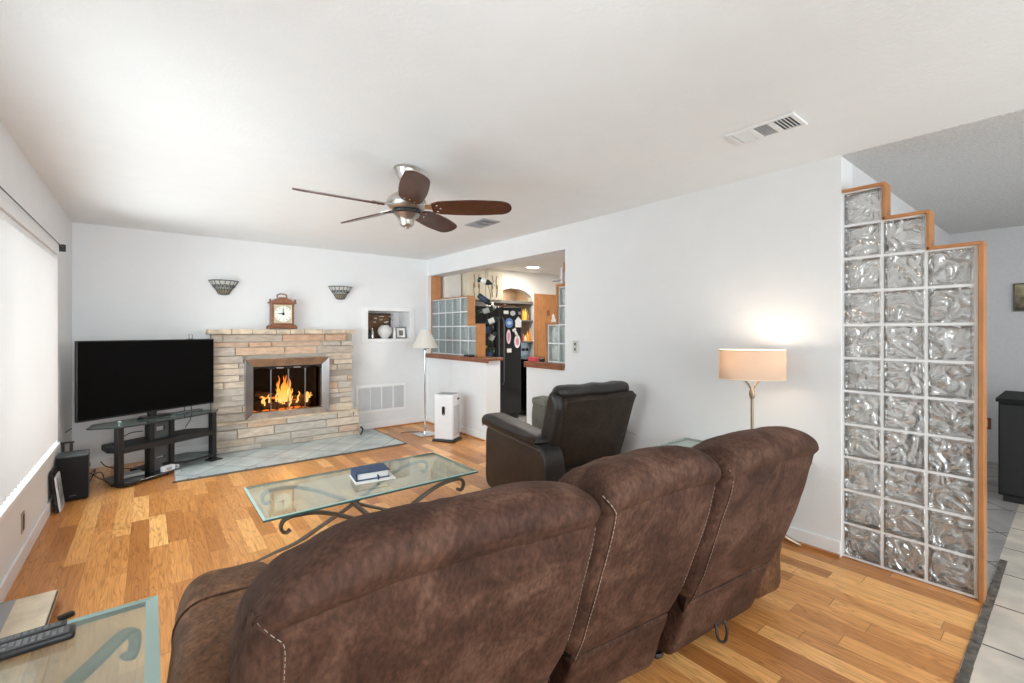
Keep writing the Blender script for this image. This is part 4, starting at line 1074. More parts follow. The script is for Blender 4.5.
for k, (yy, hh, lab) in enumerate(((3.555, .09, 'short white figurine on the lower step of the narrow block panel'), (3.49, .14, 'taller white candle figurine on the lower step of the narrow block panel'))):
    tag(MB().lathe([(0, 0), (.026, 0), (.024, .012), (.012, hh * .5), (.016, hh * .65), (.009, hh * .9), (0, hh)], (xk, yy, tz2 + .031), 14).build('white_figurine', M['paper']), lab, 'figurine')
tag(MB().bx(-.03, .03, -.06, .06, 0, .05).xf(Matrix.Translation((XR + .05, 3.80, 1.0355))).build('red_box', mat('red_pink', (.55, .06, .08), .5), smooth=False, bevel=.006), 'small pinkish red box on the end of the short ledge', 'box')
tag(MB().bx(-.03, .03, -.02, .02, 0, .035).xf(Matrix.Translation((XR + .08, 3.69, 1.0355))).build('dark_tin', M['black'], smooth=False, bevel=.005), 'tiny dark tin beside the red box on the ledge', 'tin')
tag(MB().bx(-.04, .04, -.07, .07, 0, .025).xf(Matrix.Translation((XR + .0, 5.02, 1.0355))).build('black_gadget', M['black'], smooth=False, bevel=.007), 'small flat black gadget lying on the wide ledge', 'gadget')
# light switch and remote holder
ls = thing('light_switch', 'metal light switch plate with two toggles beside the kitchen opening', 'switch', (XR, 3.10, 1.215))
MB().bx(-.018, -.001, -.036, .036, -.06, .062).build('plate', mat('switch_plate', (.62, .61, .57), .35, .3), ls, smooth=False, bevel=.004)
for z in (-.022, .028): MB().bx(-.024, -.018, -.008, .010, z - .012, z + .012).build('toggle', M['darkgrey'], ls, smooth=False, bevel=.002)

# ------------------------------------------------------------------ kitchen
rf = thing('refrigerator', 'glossy black side by side refrigerator with magnets on its door', 'refrigerator', (4.09, 5.85, 0))
MB().bx(-.445, .445, -.33, .36, .03, 1.74).build('cabinet', M['black'], rf, smooth=False, bevel=.008)
MB().bx(-.445, .016, -.40, -.335, .10, 1.735).build('freezer_door', M['gloss_black'], rf, smooth=False, bevel=.014, seg=3)
MB().bx(.024, .445, -.40, -.335, .10, 1.735).build('fridge_door', M['gloss_black'], rf, smooth=False, bevel=.014, seg=3)
for sx in (-.03, .065): MB().tube([(sx, -.40, 1.58), (sx, -.445, 1.52), (sx, -.45, 1.1), (sx, -.445, .62), (sx, -.40, .56)], .013, 8).build('handle', M['darkgrey'], rf)
MB().bx(-.43, .43, -.345, -.30, .01, .09).build('toe_grille', M['black'], rf, smooth=False)
for sx in (-.38, .38): MB().cyl((sx, -.28, 0), (sx, -.28, .035), .02).build('foot', M['black'], rf)
yf = 5.85 - .40 - .001
MG = [('disc', 4.26, 1.495, .075, .075, (.10, .22, .52), 'round blue magnet at the top of the fridge door'),
      ('oval', 4.44, 1.50, .06, .085, (.80, .80, .80), 'white house shaped magnet beside the round blue one'),
      ('rect', 4.20, 1.655, .09, .05, (.78, .78, .76), 'white rectangular magnet near the fridge top'),
      ('disc', 4.33, 1.645, .05, .04, (.50, .52, .55), 'grey magnet beside the white rectangular one'),
      ('rect', 4.465, 1.65, .05, .045, (.24, .18, .24), 'dark purple square magnet at the door edge'),
      ('oval', 4.25, 1.285, .042, .11, (.82, .62, .70), 'long pink oval magnet'),
      ('oval', 4.42, 1.21, .06, .10, (.84, .80, .82), 'white oval magnet with a pink rim'),
      ('rect', 4.26, 1.075, .085, .06, (.80, .80, .80), 'lowest small white card on the fridge door'),
      ('rect', 4.36, 1.39, .07, .04, (.80, .74, .70), 'pale slanted card magnet in the middle of the fridge door'),
      ('rect', 4.40, 1.33, .04, .09, (.82, .80, .78), 'narrow white card under the slanted card')]
for i, (sh, x, z, a, b, c, lab) in enumerate(MG):
    x += .03
    mm_ = mat(f'magnet_paint_{i}', c, .5)
    if sh == 'rect': poly = [(-a / 2, -b / 2), (a / 2, -b / 2), (a / 2, b / 2), (-a / 2, b / 2)]
    else: poly = [(math.cos(2 * PI * k / 24) * a, math.sin(2 * PI * k / 24) * b) for k in range(24)]
    if 'house' in lab: poly = [(-.06, -.07), (.06, -.07), (.06, .02), (.075, .02), (0, .095), (-.075, .02), (-.06, .02)]
    ro = .5 if 'slanted' in lab else 0
    pts = [(x + p * math.cos(ro) - q * math.sin(ro), z + p * math.sin(ro) + q * math.cos(ro)) for p, q in poly]
    o = tag(MB().prism(pts, lambda p, q: (p, yf, q), lambda p, q: (p, yf - .004, q)).build('fridge_magnet', mm_, smooth=False), lab, 'magnet', 'magnets on the refrigerator')
    if 'blue' in lab and sh == 'disc':
        MB().prism([(x + math.cos(2 * PI * k / 20) * .045, z + math.sin(2 * PI * k / 20) * .03) for k in range(20)], lambda p, q: (p, yf - .004, q), lambda p, q: (p, yf - .006, q)).build('emblem', mat('magnet_blue_light', (.45, .60, .80), .5), o, smooth=False)
    if 'pink' in lab:
        MB().prism([(x + math.cos(2 * PI * k / 20) * a * .55, z + math.sin(2 * PI * k / 20) * b * .6) for k in range(20)], lambda p, q: (p, yf - .004, q), lambda p, q: (p, yf - .006, q)).build('emblem', mat('magnet_pink', (.62, .30, .42), .5), o, smooth=False)
tag(MB().ball((4.30, 5.60, 1.765), .025).build('round_knob_ornament', M['redwood']), 'tiny round brown ornament on top of the refrigerator', 'ornament')
# upper cabinets
uc = thing('wall_cabinet', 'cream wall cabinet with dark inlay tulip doors above the refrigerator', 'cabinet', (4.12, 6.08, 1.86))
MB().bx(-.30, .40, -.16, .21, 0, .48).build('body', M['cream'], uc, smooth=False, bevel=.004)
inl = mat('inlay', (.30, .20, .10), .6)
for k, cx in enumerate((-.125, .225)):
    dd = MB().bx(cx - .17, cx + .17, -.185, -.162, .01, .47).build('door', M['cream'], uc, smooth=False, bevel=.004)
    im = MB()
    for sgn in (-1, 1):
        im.tube([(cx + sgn * .04, -.188, .06), (cx + sgn * .055, -.188, .2), (cx + sgn * .03, -.188, .3), (cx + sgn * .05, -.188, .40)], .006, 5, smooth=4)
        im.ball((cx + sgn * .045, -.188, .22), .02, sy=.2, sz=2, u=8, v=6)
    im.build('inlay', inl, dd)
struct('wall_soffit', MB().bx(XR + .225, 3.79, 6.02, YK, 1.86, ZC), M['kwall'], label='white boxed soffit beside the kitchen cabinets')
# stove
sv_ = thing('stove', 'black range with a steel control panel beside the refrigerator', 'stove', (5.14, YK - .10, 0))
MB().bx(-.38, .38, -.66, .30, .03, .90).build('body', M['gloss_black'], sv_, smooth=False, bevel=.006)
MB().bx(-.37, .37, -.685, -.662, .22, .78).build('oven_door', M['gloss_black'], sv_, smooth=False, bevel=.006)
MB().tube([(-.32, -.685, .74), (-.32, -.72, .74), (.32, -.72, .74), (.32, -.685, .74)], .011, 8).build('oven_handle', M['chrome'], sv_)
MB().bx(-.38, .38, -.66, .30, .90, .915).build('cooktop', M['gloss_black'], sv_, smooth=False, bevel=.003)
cpn = MB().bx(-.38, .38, .20, .28, .915, 1.165).build('control_panel', mat('panel_steel', (.36, .47, .58), .3, .7), sv_, smooth=False, bevel=.006)
for kx in (-.3, -.2, .13, .22, .31): MB().cyl((kx, .20, 1.03), (kx, .17, 1.03), .026).build('knob', M['black'], cpn)
MB().bx(-.10, .06, .194, .2, .99, 1.09).build('clock_display', M['gloss_black'], cpn, smooth=False)
for sx in (-.34, .34): MB().cyl((sx, -.6, 0), (sx, -.6, .035), .02).build('foot', M['black'], sv_)
# recess shelves with bottles
shm = mat('grey_shelf', (.15, .14, .13), .7)
for k, z in enumerate((1.86, 1.545, 1.16)):
    tag(MB().bx(ax0 + .002, ax1 - .002, YK + .01, YK + .50, z, z + (.05 if k == 0 else .025)).build('recess_shelf', shm, smooth=False, bevel=.003), ('thick grey shelf across the head of the brick arch', 'upper bottle shelf in the brick recess', 'lower bottle shelf just above the stove panel')[k], 'shelf')
BC = [(.80, .42, .06), (.85, .60, .12), (.35, .16, .06), (.78, .30, .05), (.75, .70, .55), (.10, .08, .06), (.55, .10, .05), (.85, .55, .10)]
LAB = [('amber bottle on the upper recess shelf nearest the fridge', 5.16, 1.57), ('yellow bottle second from the fridge on the upper recess shelf', 5.24, 1.57), ('brown bottle third from the fridge on the upper recess shelf', 5.32, 1.57), ('dark tall bottle at the far end of the upper recess shelf', 5.44, 1.57),
       ('red jar on the lower recess shelf nearest the fridge', 5.18, 1.186), ('cream jar second from the fridge on the lower recess shelf', 5.27, 1.186), ('amber bottle third from the fridge on the lower recess shelf', 5.36, 1.186), ('orange bottle at the far end of the lower recess shelf', 5.45, 1.186)]
for k, (lab, x, z) in enumerate(LAB):
    c = {'amber': BC[0], 'yellow': BC[1], 'brown': BC[2], 'dark': BC[5], 'red': BC[6], 'cream': BC[4], 'orange': BC[3]}[lab.split()[0]]
    h = (.20, .22, .17, .28, .13, .12, .19, .24)[k]; r = .024; bx = 5.34 + .052 * (k % 4)
    bo = tag(MB().lathe([(0, 0), (r, 0), (r, h * .6), (r * .45, h * .78), (r * .4, h * .95), (0, h * .95)], (bx, YK + .07, z), 14).build('kitchen_bottle', mat(f'bottle_paint_{k}', c, .25)), lab, 'bottle', 'bottles on the recess shelves')
    MB().cyl((bx, YK + .07, z + h * .95), (bx, YK + .07, z + h), r * .45, seg=12).build('cap', M['black'] if k % 2 else M['paper'], bo)
# pantry door
struct('door_1', MB().bx(5.60, 6.42, YK - .035, YK - .004, 0, 2.0), M['oak'], label='honey oak flat door in the kitchen wall', bevel=.003)
struct('trim_5', MB().bx(5.545, 5.60, YK - .025, YK - .002, 0, 2.06).bx(6.42, 6.49, YK - .025, YK - .002, 0, 2.06).bx(5.60, 6.42, YK - .025, YK - .002, 2.0, 2.06), M['oak'], label='oak casing of the kitchen door')
tag(MB().prism([(5.84, 1.66), (5.90, 1.66), (5.90, 1.76), (5.84, 1.76)], lambda x, z: (x, YK - .036, z), lambda x, z: (x, YK - .045, z)).build('door_plaque', M['redwood'], smooth=False), 'small dark plaque on the honey oak kitchen door', 'plaque')

# ------------------------------------------------------------------ hanging wine bottles
hb = thing('hanging_bottle_rack', 'black wire spiral rack hanging on a chain between the block panel and the refrigerator', 'rack', (3.67, 5.14, 2.20))
ch = MB()
for i in range(24): ch.tube([(math.cos(a) * (.006 if i % 2 else .002), math.sin(a) * (.002 if i % 2 else .006), -.10 + .335 - i * .014 + math.sin(a + (0)) * .0 + math.cos(a) * 0 + (.009 * math.sin(a) if True else 0)) for a in [2 * PI * k / 8 for k in range(8)]], .0018, 5, closed=True)
ch.build('chain', M['nickel'], hb)
spn = [(0.012 * math.sin(i * .7), .05 * math.cos(i * .55) - .02, -.12 - i * .045) for i in range(18)]
MB().tube(spn, .005, 6, smooth=4).build('spine_wire', M['black'], hb)
random.seed(3)
# screen-right direction at the rack, seen in the room: along (+x, -y)
rgt = Vector((.74, -.67, 0)); dpt = Vector((.67, .74, 0))
BT = [  # start (u, z) -> end (u, z) in metres relative to the rack, depth offset
    ((-.10, -.155), (.085, -.235), 0.0, 'topmost wine bottle on the hanging rack with neck towards the stove'),
    ((-.10, -.36), (.085, -.53), .02, 'second wine bottle down, neck slanting towards the fridge'),
    ((.06, -.535), (-.165, -.625), -.03, 'third wine bottle down with a pale neck pointing at the block panel'),
    ((.10, -.66), (-.10, -.77), .05, 'fourth wine bottle down, mostly behind the others'),
    ((.06, -.77), (-.14, -.905), -.04, 'fifth wine bottle down, pale neck slanting towards the block panel'),
    ((.075, -.84), (-.03, -1.06), .0, 'sixth wine bottle down with a square white label'),
    ((.055, -1.04), (-.01, -1.17), .05, 'seventh wine bottle down, short dark and steep'),
    ((.045, -1.06), (-.035, -1.30), -.03, 'lowest wine bottle with a pale neck pointing at the ledge')]
ov = Vector((3.67, 5.14, 2.20)); kf = 1.07
bg = mat('bottle_glass', (.016, .030, .018), .12)
for k, (a, b, dz, lab) in enumerate(BT):
    A, B = [Vector((ov.x, ov.y, H + (ov.z + p[1] - H) * kf)) + rgt * p[0] * kf * 1.25 + dpt * dz for p in (a, b)]
    L_ = (B - A).length; r = .038
    q = Vector((0, 0, 1)).rotation_difference((B - A).normalized()).to_matrix().to_4x4(); TT = Matrix.Translation(A) @ q
    bo = tag(MB().lathe([(0, .006), (r * .8, 0), (r, .01), (r, L_ * .55), (r * .8, L_ * .64), (.014, L_ * .74), (.0125, L_ * .86), (0, L_ * .86)], seg=18).xf(TT).build('wine_bottle', bg), lab, 'bottle', 'wine bottles on the hanging rack')
    MB().lathe([(0, L_ * .82), (.015, L_ * .82), (.0155, L_), (0, L_ + .002)], seg=14).xf(TT).build('neck_foil', (M['cream'], M['paper'], mat('gold_foil', (.55, .38, .16), .35, .6))[k % 3], bo)
    MB().lathe([(r + .0006, L_ * .18), (r + .0012, L_ * .18), (r + .0012, L_ * .46), (r + .0006, L_ * .46)], seg=18).xf(TT).build('bottle_label', (M['paper'], M['navy'], M['grey'])[k % 3], bo)
    MB().tube([TT @ Vector((math.cos(t) * (r + .004), math.sin(t) * (r + .004), L_ * .5)) for t in [2 * PI * i / 16 for i in range(16)]], .003, 5, closed=True).build('holder_ring', M['black'], hb).matrix_parent_inverse = Matrix.Translation(-ov)

# ------------------------------------------------------------------ scroll leg glass tables


def scroll_table(name, label, x0, x1, y0, y1, zt, diag=False, inset=.03, metal=None, flat=.55, r=.020, bev=.012):
    """X shaped pairs of S bars with hooked tops under a bevelled sheet of glass"""
    metal = metal or M['bronze']
    t = thing(name, label, 'table', ((x0 + x1) / 2, (y0 + y1) / 2, 0))
    hx, hy = (x1 - x0) / 2, (y1 - y0) / 2
    MB().bx(-hx + bev, hx - bev, -hy + bev, hy - bev, zt - .014, zt).build('glass_top', M['glass'], t, smooth=False)
    e = MB()
    O = [(-hx, -hy), (hx, -hy), (hx, hy), (-hx, hy)]; I = [(-hx + bev, -hy + bev), (hx - bev, -hy + bev), (hx - bev, hy - bev), (-hx + bev, hy - bev)]
    e.rings([[Vector((*p, zt - .004)) for p in O], [Vector((*p, zt)) for p in I]], cap=False)
    e.build('glass_bevel', M['glass_bevel'], t, smooth=False)
    e = MB().rings([[Vector((*p, zt - .014)) for p in I], [Vector((*p, zt - .014)) for p in O], [Vector((*p, zt - .004)) for p in O]], cap=False)
    e.build('glass_edge', M['glass_edge'], t, smooth=False)
    zu = zt - .016 - r
    prof = [(-.785, zu - .066), (-.815, zu - .078), (-.845, zu - .066), (-.855, zu - .036), (-.825, zu - .008), (-.74, zu), (-.55, zu - .016), (-.30, zu - .085), (0, zu - .19), (.30, zu * .33), (.55, zu * .16), (.75, .040), (.95, .011)]
    rad = [r * .95, r * .8, r * .8] + [r] * 6 + [r * .8, r * .5]
    if diag:
        prof = prof[:7] + [(-.30, zu - .035), (0, zu * .84), (.30, zu * .64), (.55, zu * .38), (.75, zu * .14), (.88, .030), (.96, .011)]
        L = math.hypot(hx, hy) - inset * 1.4; dirs = [Vector((hx, hy, 0)).normalized(), Vector((hx, -hy, 0)).normalized()]
        for k, u in enumerate(dirs):
            v = Vector((-u.y, u.x, 0))
            for d in (-1, 1):
                pts = [u * (d * q * L) + v * (d * r * .7) + Vector((0, 0, z - k * .0)) for q, z in prof]
                MB().tube(pts, rad, 10, flat=flat, smooth=5, up=v).build('leg', metal, t)
        MB().lathe([(0, zu * .84 - .03), (.04, zu * .84 - .025), (.045, zu * .84), (.03, zu * .84 + .025), (0, zu * .84 + .03)], seg=16).build('center_boss', metal, t)
    else:
        Wd = hy - inset
        for side in (-1, 1):
            for d in (-1, 1):
                off = side * (Wd - r) + d * r * .62
                MB().tube([(d * q * hx, off, z) for q, z in prof], rad, 10, flat=flat, smooth=5, up=(0, 1, 0)).build('leg', metal, t)
        MB().tube([(0, -Wd, zu - .19), (0, Wd, zu - .19)], r * .8, 8).build('cross_bar', metal, t)
    return t


scroll_table('coffee_table', 'long glass coffee table on scrolled bronze X legs', .435, 1.70, 2.49, 3.09, .45)
scroll_table('end_table', 'square glass end table with the two remotes on it', -.55, .022, 1.16, 1.805, .55, diag=True, bev=.03, r=.022)
scroll_table('end_table', 'glass end table in the corner behind the sofa, carrying the linen shaded lamp', 2.64, 3.262, 1.06, 1.92, .55, diag=True, metal=M['bronze_lt'], bev=.03, r=.026)

# blue book on white papers, on the coffee table
pp = tag(MB().bx(-.12, .12, -.10, .10, 0, .006).xf(Matrix.Translation((1.10, 2.79, .4505)) @ Matrix.Rotation(math.radians(-8), 4, 'Z')).build('white_booklet', M['paper'], smooth=False), 'white booklet under the blue book on the coffee table', 'booklet')
bk = thing('book', 'thick navy blue leather book on the white booklet', 'book', (1.095, 2.805, .4575), math.radians(-8))
MB().bx(-.095, .09, -.068, .068, .004, .043).build('page_block', M['paper'], bk, smooth=False, bevel=.003)
cv = MB().bx(-.105, .10, -.078, .078, .043, .048).bx(-.105, .10, -.078, .078, 0, .004).bx(-.107, -.100, -.078, .078, 0, .048)
cv.build('cover', M['navy'], bk, smooth=False, bevel=.002)
MB().bx(.02, .03, -.095, -.068, .02, .022).bx(.02, .03, -.098, -.094, -.004, .022).build('ribbon', M['navy'], bk, smooth=False)

# remotes
btn = mat('remote_button', (.20, .21, .21), .6)


def remote(name, label, x, y, rz, L, Wd, h, round_):
    t = thing(name, label, 'remote', (x, y, .5505), rz)
    MB().bx(-L, 0, -Wd / 2, Wd / 2, 0, h).build('body', M['black'], t, smooth=True, bevel=round_, seg=4)
    fc = MB().bx(-L + .008, -.012, -Wd / 2 + .006, Wd / 2 - .006, h - .001, h + .0012).build('face_panel', M['darkgrey'], t, smooth=False)
    bm_ = MB()
    for i in range(int(L / .013) - 2):
        for j in range(3):
            if random.random() < .12: continue
            bm_.bx(-.024 - i * .013 - .008, -.024 - i * .013, -Wd / 2 + .010 + j * (Wd - .02) / 3 + .001, -Wd / 2 + .010 + (j + 1) * (Wd - .02) / 3 - .002, h + .001, h + .0035)
    bm_.build('button', btn, t, smooth=False)
    return t


remote('remote_control', 'bigger black remote with a rounded end lying in front on the glass end table', -.155, 1.700, math.radians(2), .225, .050, .022, .009)
remote('remote_control', 'slim squared black remote lying behind the bigger one on the end table', -.178, 1.758, math.radians(3), .20, .036, .016, .003)

# magazine and box below the end table
mg = thing('magazine', 'teal and green magazine lying under the glass end table', 'magazine', (-.40, 1.48, .0), .1)
MB().bx(-.13, .13, -.10, .10, .0, .012).build('page_block', M['paper'], mg, smooth=False)
MB().bx(-.132, .132, -.102, .102, .012, .0135).build('cover', mat('teal_cover', (.05, .22, .20), .3, vary=.9, vscale=9), mg, smooth=False)
bx_ = thing('storage_box', 'tan fabric storage box on the floor against the window wall', 'box', (-.465, 3.03, 0))
MB().bx(-.115, .10, -.22, .22, 0, .05).build('box_body', mat('tan_cloth', (.62, .50, .36), .85, bump=.3, vary=.2, vscale=14), bx_, smooth=False, bevel=.008)
MB().bx(-.116, .101, -.221, .221, .05, .06).build('box_lid', mat('tan_lid', (.70, .60, .46), .85, bump=.3, vary=.16, vscale=10), bx_, smooth=False, bevel=.004)
MB().bx(-.117, -.04, -.23, .223, .0, .062).build('lid_edge', M['grey'], bx_, smooth=False, bevel=.004)
MB().tube([(.103, -.2, .055), (.103, .2, .055)], .004, 6).build('dark_binding', M['bronze'], bx_)
cs = tag(MB().bx(-.03, .03, -.015, .015, 0, .022).xf(Matrix.Translation((-.31, 3.03, 0)) @ Matrix.Rotation(.4, 4, 'Z')).build('small_black_case', M['black'], smooth=False, bevel=.008), 'small black case on the floor beside the tan storage box', 'case')

# ------------------------------------------------------------------ table lamp with oval linen shade
tl = thing('table_lamp', 'lit lamp with an oval linen shade and forked bronze stem', 'lamp', (3.0, 1.31, .55), math.radians(-48))
MB().lathe([(0, 0), (.085, 0), (.085, .008), (.06, .018), (.02, .026), (.011, .04), (0, .04)], seg=32).build('base', M['bronze_lt'], tl)
MB().cyl((0, 0, .03), (0, 0, .40), .0095).lathe([(0, .39), (.012, .392), (.019, .415), (.017, .44), (.008, .46), (0, .462)], seg=16).build('stem', M['bronze_lt'], tl)
for s in (-1, 1): MB().tube([(0, 0, .43), (s * .012, 0, .465), (s * .04, 0, .505), (s * .085, 0, .525), (s * .10, 0, .54)], .0065, 8, smooth=5).build('branch', M['bronze_lt'], tl)
A_, B_ = .198, .115; zs0, zs1 = .518, .700
shd = MB(); n = 56
ringz = lambda a, b, z: [Vector((math.cos(2 * PI * i / n) * a, math.sin(2 * PI * i / n) * b, z)) for i in range(n)]
shd.rings([ringz(A_, B_, zs0), ringz(A_, B_, zs1), ringz(A_ - .002, B_ - .002, zs1), ringz(A_ - .002, B_ - .002, zs0)], closed=True)
so = shd.build('lamp_shade', M['shade'], tl)
tr = MB()
for z in (zs0, zs1): tr.tube(ringz(A_ + .0005, B_ + .0005, z), .003, 6, closed=True)
tr.build('shade_trim', M['cream'], so)
for s in (-1, 1):
    bu = MB().ball((s * .10, 0, .60), .026, sz=1.25).build('bulb', mat('bulb', (1, .9, .7), emit=(1.0, .78, .50), estr=8), tl)
    MB().cyl((s * .10, 0, .53), (s * .10, 0, .575), .014).build('socket', M['bronze'], tl)
    ld = bpy.data.lights.new('lamp_bulb', 'POINT'); ld.energy = 1.7; ld.color = (1.0, .86, .70); ld.shadow_soft_size = .04
    lo = bpy.data.objects.new('lamp_bulb', ld); C.objects.link(lo)
    lo.location = Matrix.Translation((3.0, 1.31, .55)) @ Matrix.Rotation(math.radians(-48), 4, 'Z') @ Vector((s * .10, 0, .655))

# ------------------------------------------------------------------ leather recliner
rc = thing('recliner', 'black brown leather recliner facing the fireplace', 'armchair', (2.70, 2.30, 0), math.radians(-6))
# local: x across (right arm +), y forward, z up
MB().bx(-.36, .36, .12, .86, .05, .30).build('base_frame', M['leather'], rc, smooth=True, bevel=.02, seg=3)
MB().pillow((0, .56, .38), (.62, .72, .22), 4.5, wob=.01).build('seat', M['leather'], rc)
MB().pillow((0, .87, .25), (.60, .10, .38), 6, wob=.006, seed=2).build('footrest', M['leather'], rc)


def extrude_profile(prof, x0, x1, rnd, n_st=5, res=6, closed_spline=True, amp=0.0, seed=0.0, f=6.0, mid=10):
    """closed (y, z) outline swept along x with rounded ends"""
    P = [Vector((0, y, z)) for y, z in prof]
    if closed_spline: P, _ = spline(P, res, True)
    n = len(P)
    # inward normals
    ar = sum(P[i].y * P[(i + 1) % n].z - P[(i + 1) % n].y * P[i].z for i in range(n))
    sg = 1 if ar > 0 else -1
    N = []
    for i in range(n):
        t = (P[(i + 1) % n] - P[i - 1]).normalized(); N.append(Vector((0, -t.z, t.y)) * sg)
    st = []
    for k in range(n_st + 1):
        a = PI / 2 * k / n_st; st.append((x0 + rnd * (1 - math.cos(a)), rnd * (1 - math.sin(a))))
    inner = [(x0 + rnd + (x1 - x0 - 2 * rnd) * k / mid, 0) for k in range(1, mid)]
    st = [(x0, rnd + .007)] + st
    full = st + inner + [(x1 - (x - x0), d) for x, d in st[::-1]]
    mb = MB()
    mb.rings([[Vector((x, P[i].y + N[i].y * d, P[i].z + N[i].z * d)) for i in range(n)] for x, d in full])
    if amp:
        bmesh.ops.recalc_face_normals(mb.bm, faces=mb.bm.faces); mb.bm.verts.ensure_lookup_table()
        ends = [(v, v.co.copy()) for v in list(mb.bm.verts)[:2 * n] + list(mb.bm.verts)[-2 * n:]]
        mb.wobble(amp, f, seed)
        for v, c in ends: v.co = c
    return mb


armp = [(.08, .05), (.04, .12), (.035, .30), (.05, .44), (.10, .51), (.20, .545), (.55, .56), (.82, .57), (.90, .54), (.93, .45), (.935, .25), (.93, .10), (.88, .025), (.70, .02), (.35, .02), (.15, .025)]
padp = [(.13, .54), (.16, .59), (.30, .605), (.60, .625), (.85, .645), (.95, .635), (.985, .60), (.97, .56), (.93, .535), (.60, .525), (.30, .515)]
for s in (-1, 1):
    if s > 0:
        armp = [(max(y, .26), z) for y, z in armp]; padp = [(max(y, .28), z) for y, z in padp]
        armp = [p for i, p in enumerate(armp) if p not in armp[:i]]
    a = extrude_profile(armp, (-.49 if s < 0 else .31), (-.31 if s < 0 else .49), .024, amp=.004, seed=s).build('arm', M['leather'], rc)
    extrude_profile(padp, (-.515 if s < 0 else .30), (-.30 if s < 0 else .515), .05, amp=.006, seed=s * 2).build('arm_pad', M['leather'], a)
    stc = MB()
    for i in range(40):
        y = .10 + i * .02
        stc.tube([(s * .497, y, .505 + .012 * math.sin(i * .5) * 0 + .05 * (y - .1)), (s * .497, y + .009, .497 + .05 * (y - .1))], .0025, 5)
    stc.build('stitching', M['dthread'], a)
# backrest: rear panel and front cushion
rearp = [(.22, .20), (.13, .45), (.02, .78), (-.012, .855), (.035, .885), (.085, .83), (.17, .55), (.27, .22)]
extrude_profile(rearp, -.335, .40, .022, amp=.003, closed_spline=False).build('back_panel', M['leather_back'], rc, angle=50)
bkp = [(.12, .80), (.045, .870), (.02, .91), (.04, .955), (.11, .965), (.17, .93), (.205, .85), (.215, .76), (.235, .70), (.27, .62), (.33, .48), (.36, .36), (.26, .30), (.19, .55)]
extrude_profile(bkp, -.365, .36, .06, amp=.012, seed=4, f=7).build('back_cushion', M['leather'], rc)
for s in (-1, 1):
    wing = [(.115, .50), (.06, .68), (.03, .82), (.06, .90), (.12, .92), (.17, .86), (.21, .72), (.26, .55), (.22, .47)]
    extrude_profile(wing, s * .345 - .055, s * .345 + .055, .045, amp=.006, seed=6 + s, mid=4).build('back_wing', M['leather'], rc)
for sx in (-.32, .32):
    for sy in (.18, .82): MB().cyl((sx, sy, 0), (sx, sy, .06), .025, .03).build('foot', M['black'], rc)

# small grey green side object visible between recliner and half wall
gs = thing('ottoman', 'small grey green upholstered box between the recliner and the half wall', 'ottoman', (3.155, 3.43, 0), 0)
MB().pillow((0, 0, .36), (.18, .22, .62), 6, wob=.008).build('upholstered_body', mat('grey_green_cloth', (.13, .135, .115), .55, vary=.3), gs)
MB().pillow((0, 0, .655), (.195, .235, .09), 4, wob=.006).build('top_pad', mat('grey_green_pad', (.18, .185, .155), .5, vary=.25), gs)
for sx in (-.07, .07):
    for sy in (-.08, .08): MB().cyl((sx, sy, 0), (sx, sy, .07), .014).build('foot', M['black'], gs)

# ------------------------------------------------------------------ sofa
SO = (1.05, 1.06, 0); sa = math.atan2(-.11, .994)
sf = thing('sofa', 'brown suede reclining sofa seen from behind, three tall back sections', 'sofa', SO, sa)
# local: x along the sofa, y forward (away from the viewer), z up
KS = .340   # rearward lean per metre of height


def back_profile(dz=0.0, lean=KS, top=0.0):
    def p(y, z): return (y + .045 - lean * (z - .06), z + dz)
    return [p(.03, .055), p(-.003, .08), p(-.004, .2), p(-.006, .31), p(.006, .325), p(-.008, .345), p(-.016, .50), p(-.016, .66), p(-.012, .79), p(-.004, .846), p(-.003, .856), p(-.010, .872),
            p(-.010, .905 + top), p(.018, .945 + top), p(.07, .966 + top), p(.13, .966 + top), p(.20, .94 + top), p(.25, .89), p(.268, .80), p(.25, .70), p(.26, .60), p(.30, .50), p(.29, .42), p(.22, .36), p(.20, .24), p(.20, .12), p(.16, .06), p(.08, .05)]


def sofa_back(x0, x1, seed, rnd=.05, dz=0.0, top=0.0, lean=KS, corner=0.0):
    mb = extrude_profile(back_profile(dz, lean, top), x0, x1, rnd, n_st=6, res=4, mid=26)
    bm = mb.bm; bmesh.ops.recalc_face_normals(bm, faces=bm.faces); bm.normal_update()
    w_ = x1 - x0
    for v in bm.verts:
        u = (v.co.x - x0) / w_; z = v.co.z
        # head pillow crowns in the middle, ends sag
        if z > .8:
            k = min(1, (z - .8) / .15)
            v.co.z += k * (.014 - .055 * abs(2 * u - 1) ** 3.0)
        if z < .40: v.co.x += (.5 - u) * 2 * .05 * min(1, (.40 - z) / .07) * abs(2 * u - 1) ** 6
        if corner and u < .32:
            k = ((.32 - u) / .32) ** 1.6 * max(0, min(1, (z - .70) / .25))
            v.co.x += corner * k; v.co.z -= .035 * k
        a = .0075 * noise.noise(v.co * 4.2 + Vector((seed, 0, 0))) + .0035 * noise.noise(v.co * 11 + Vector((seed, 2, 0)))
        # gathered creases over the head pillow
        if z > .86: a += .0045 * noise.noise(Vector((v.co.x * 26 + seed + 6 * v.co.y, v.co.z * 3, seed)))
        v.co += v.normal * a
    return mb


BK = [(-.915, -.015, 1.0, dict(dz=-.02, rnd=.075, corner=.045)), (-.04, .525, 2.0, dict()), (.535, 1.215, 3.0, dict(top=-.008))]
backs = []
for k, (a, b, sd_, kw) in enumerate(BK):
    mb_ = sofa_back(a, b, sd_ * 7.3, **kw)
    tree = BVHTree.FromBMesh(mb_.bm)
    o = mb_.build('backrest', M['suede'], sf, angle=70)
    backs.append((o, tree, a, b, kw.get('dz', 0)))
# seam and dashed stitching at the left of every back section


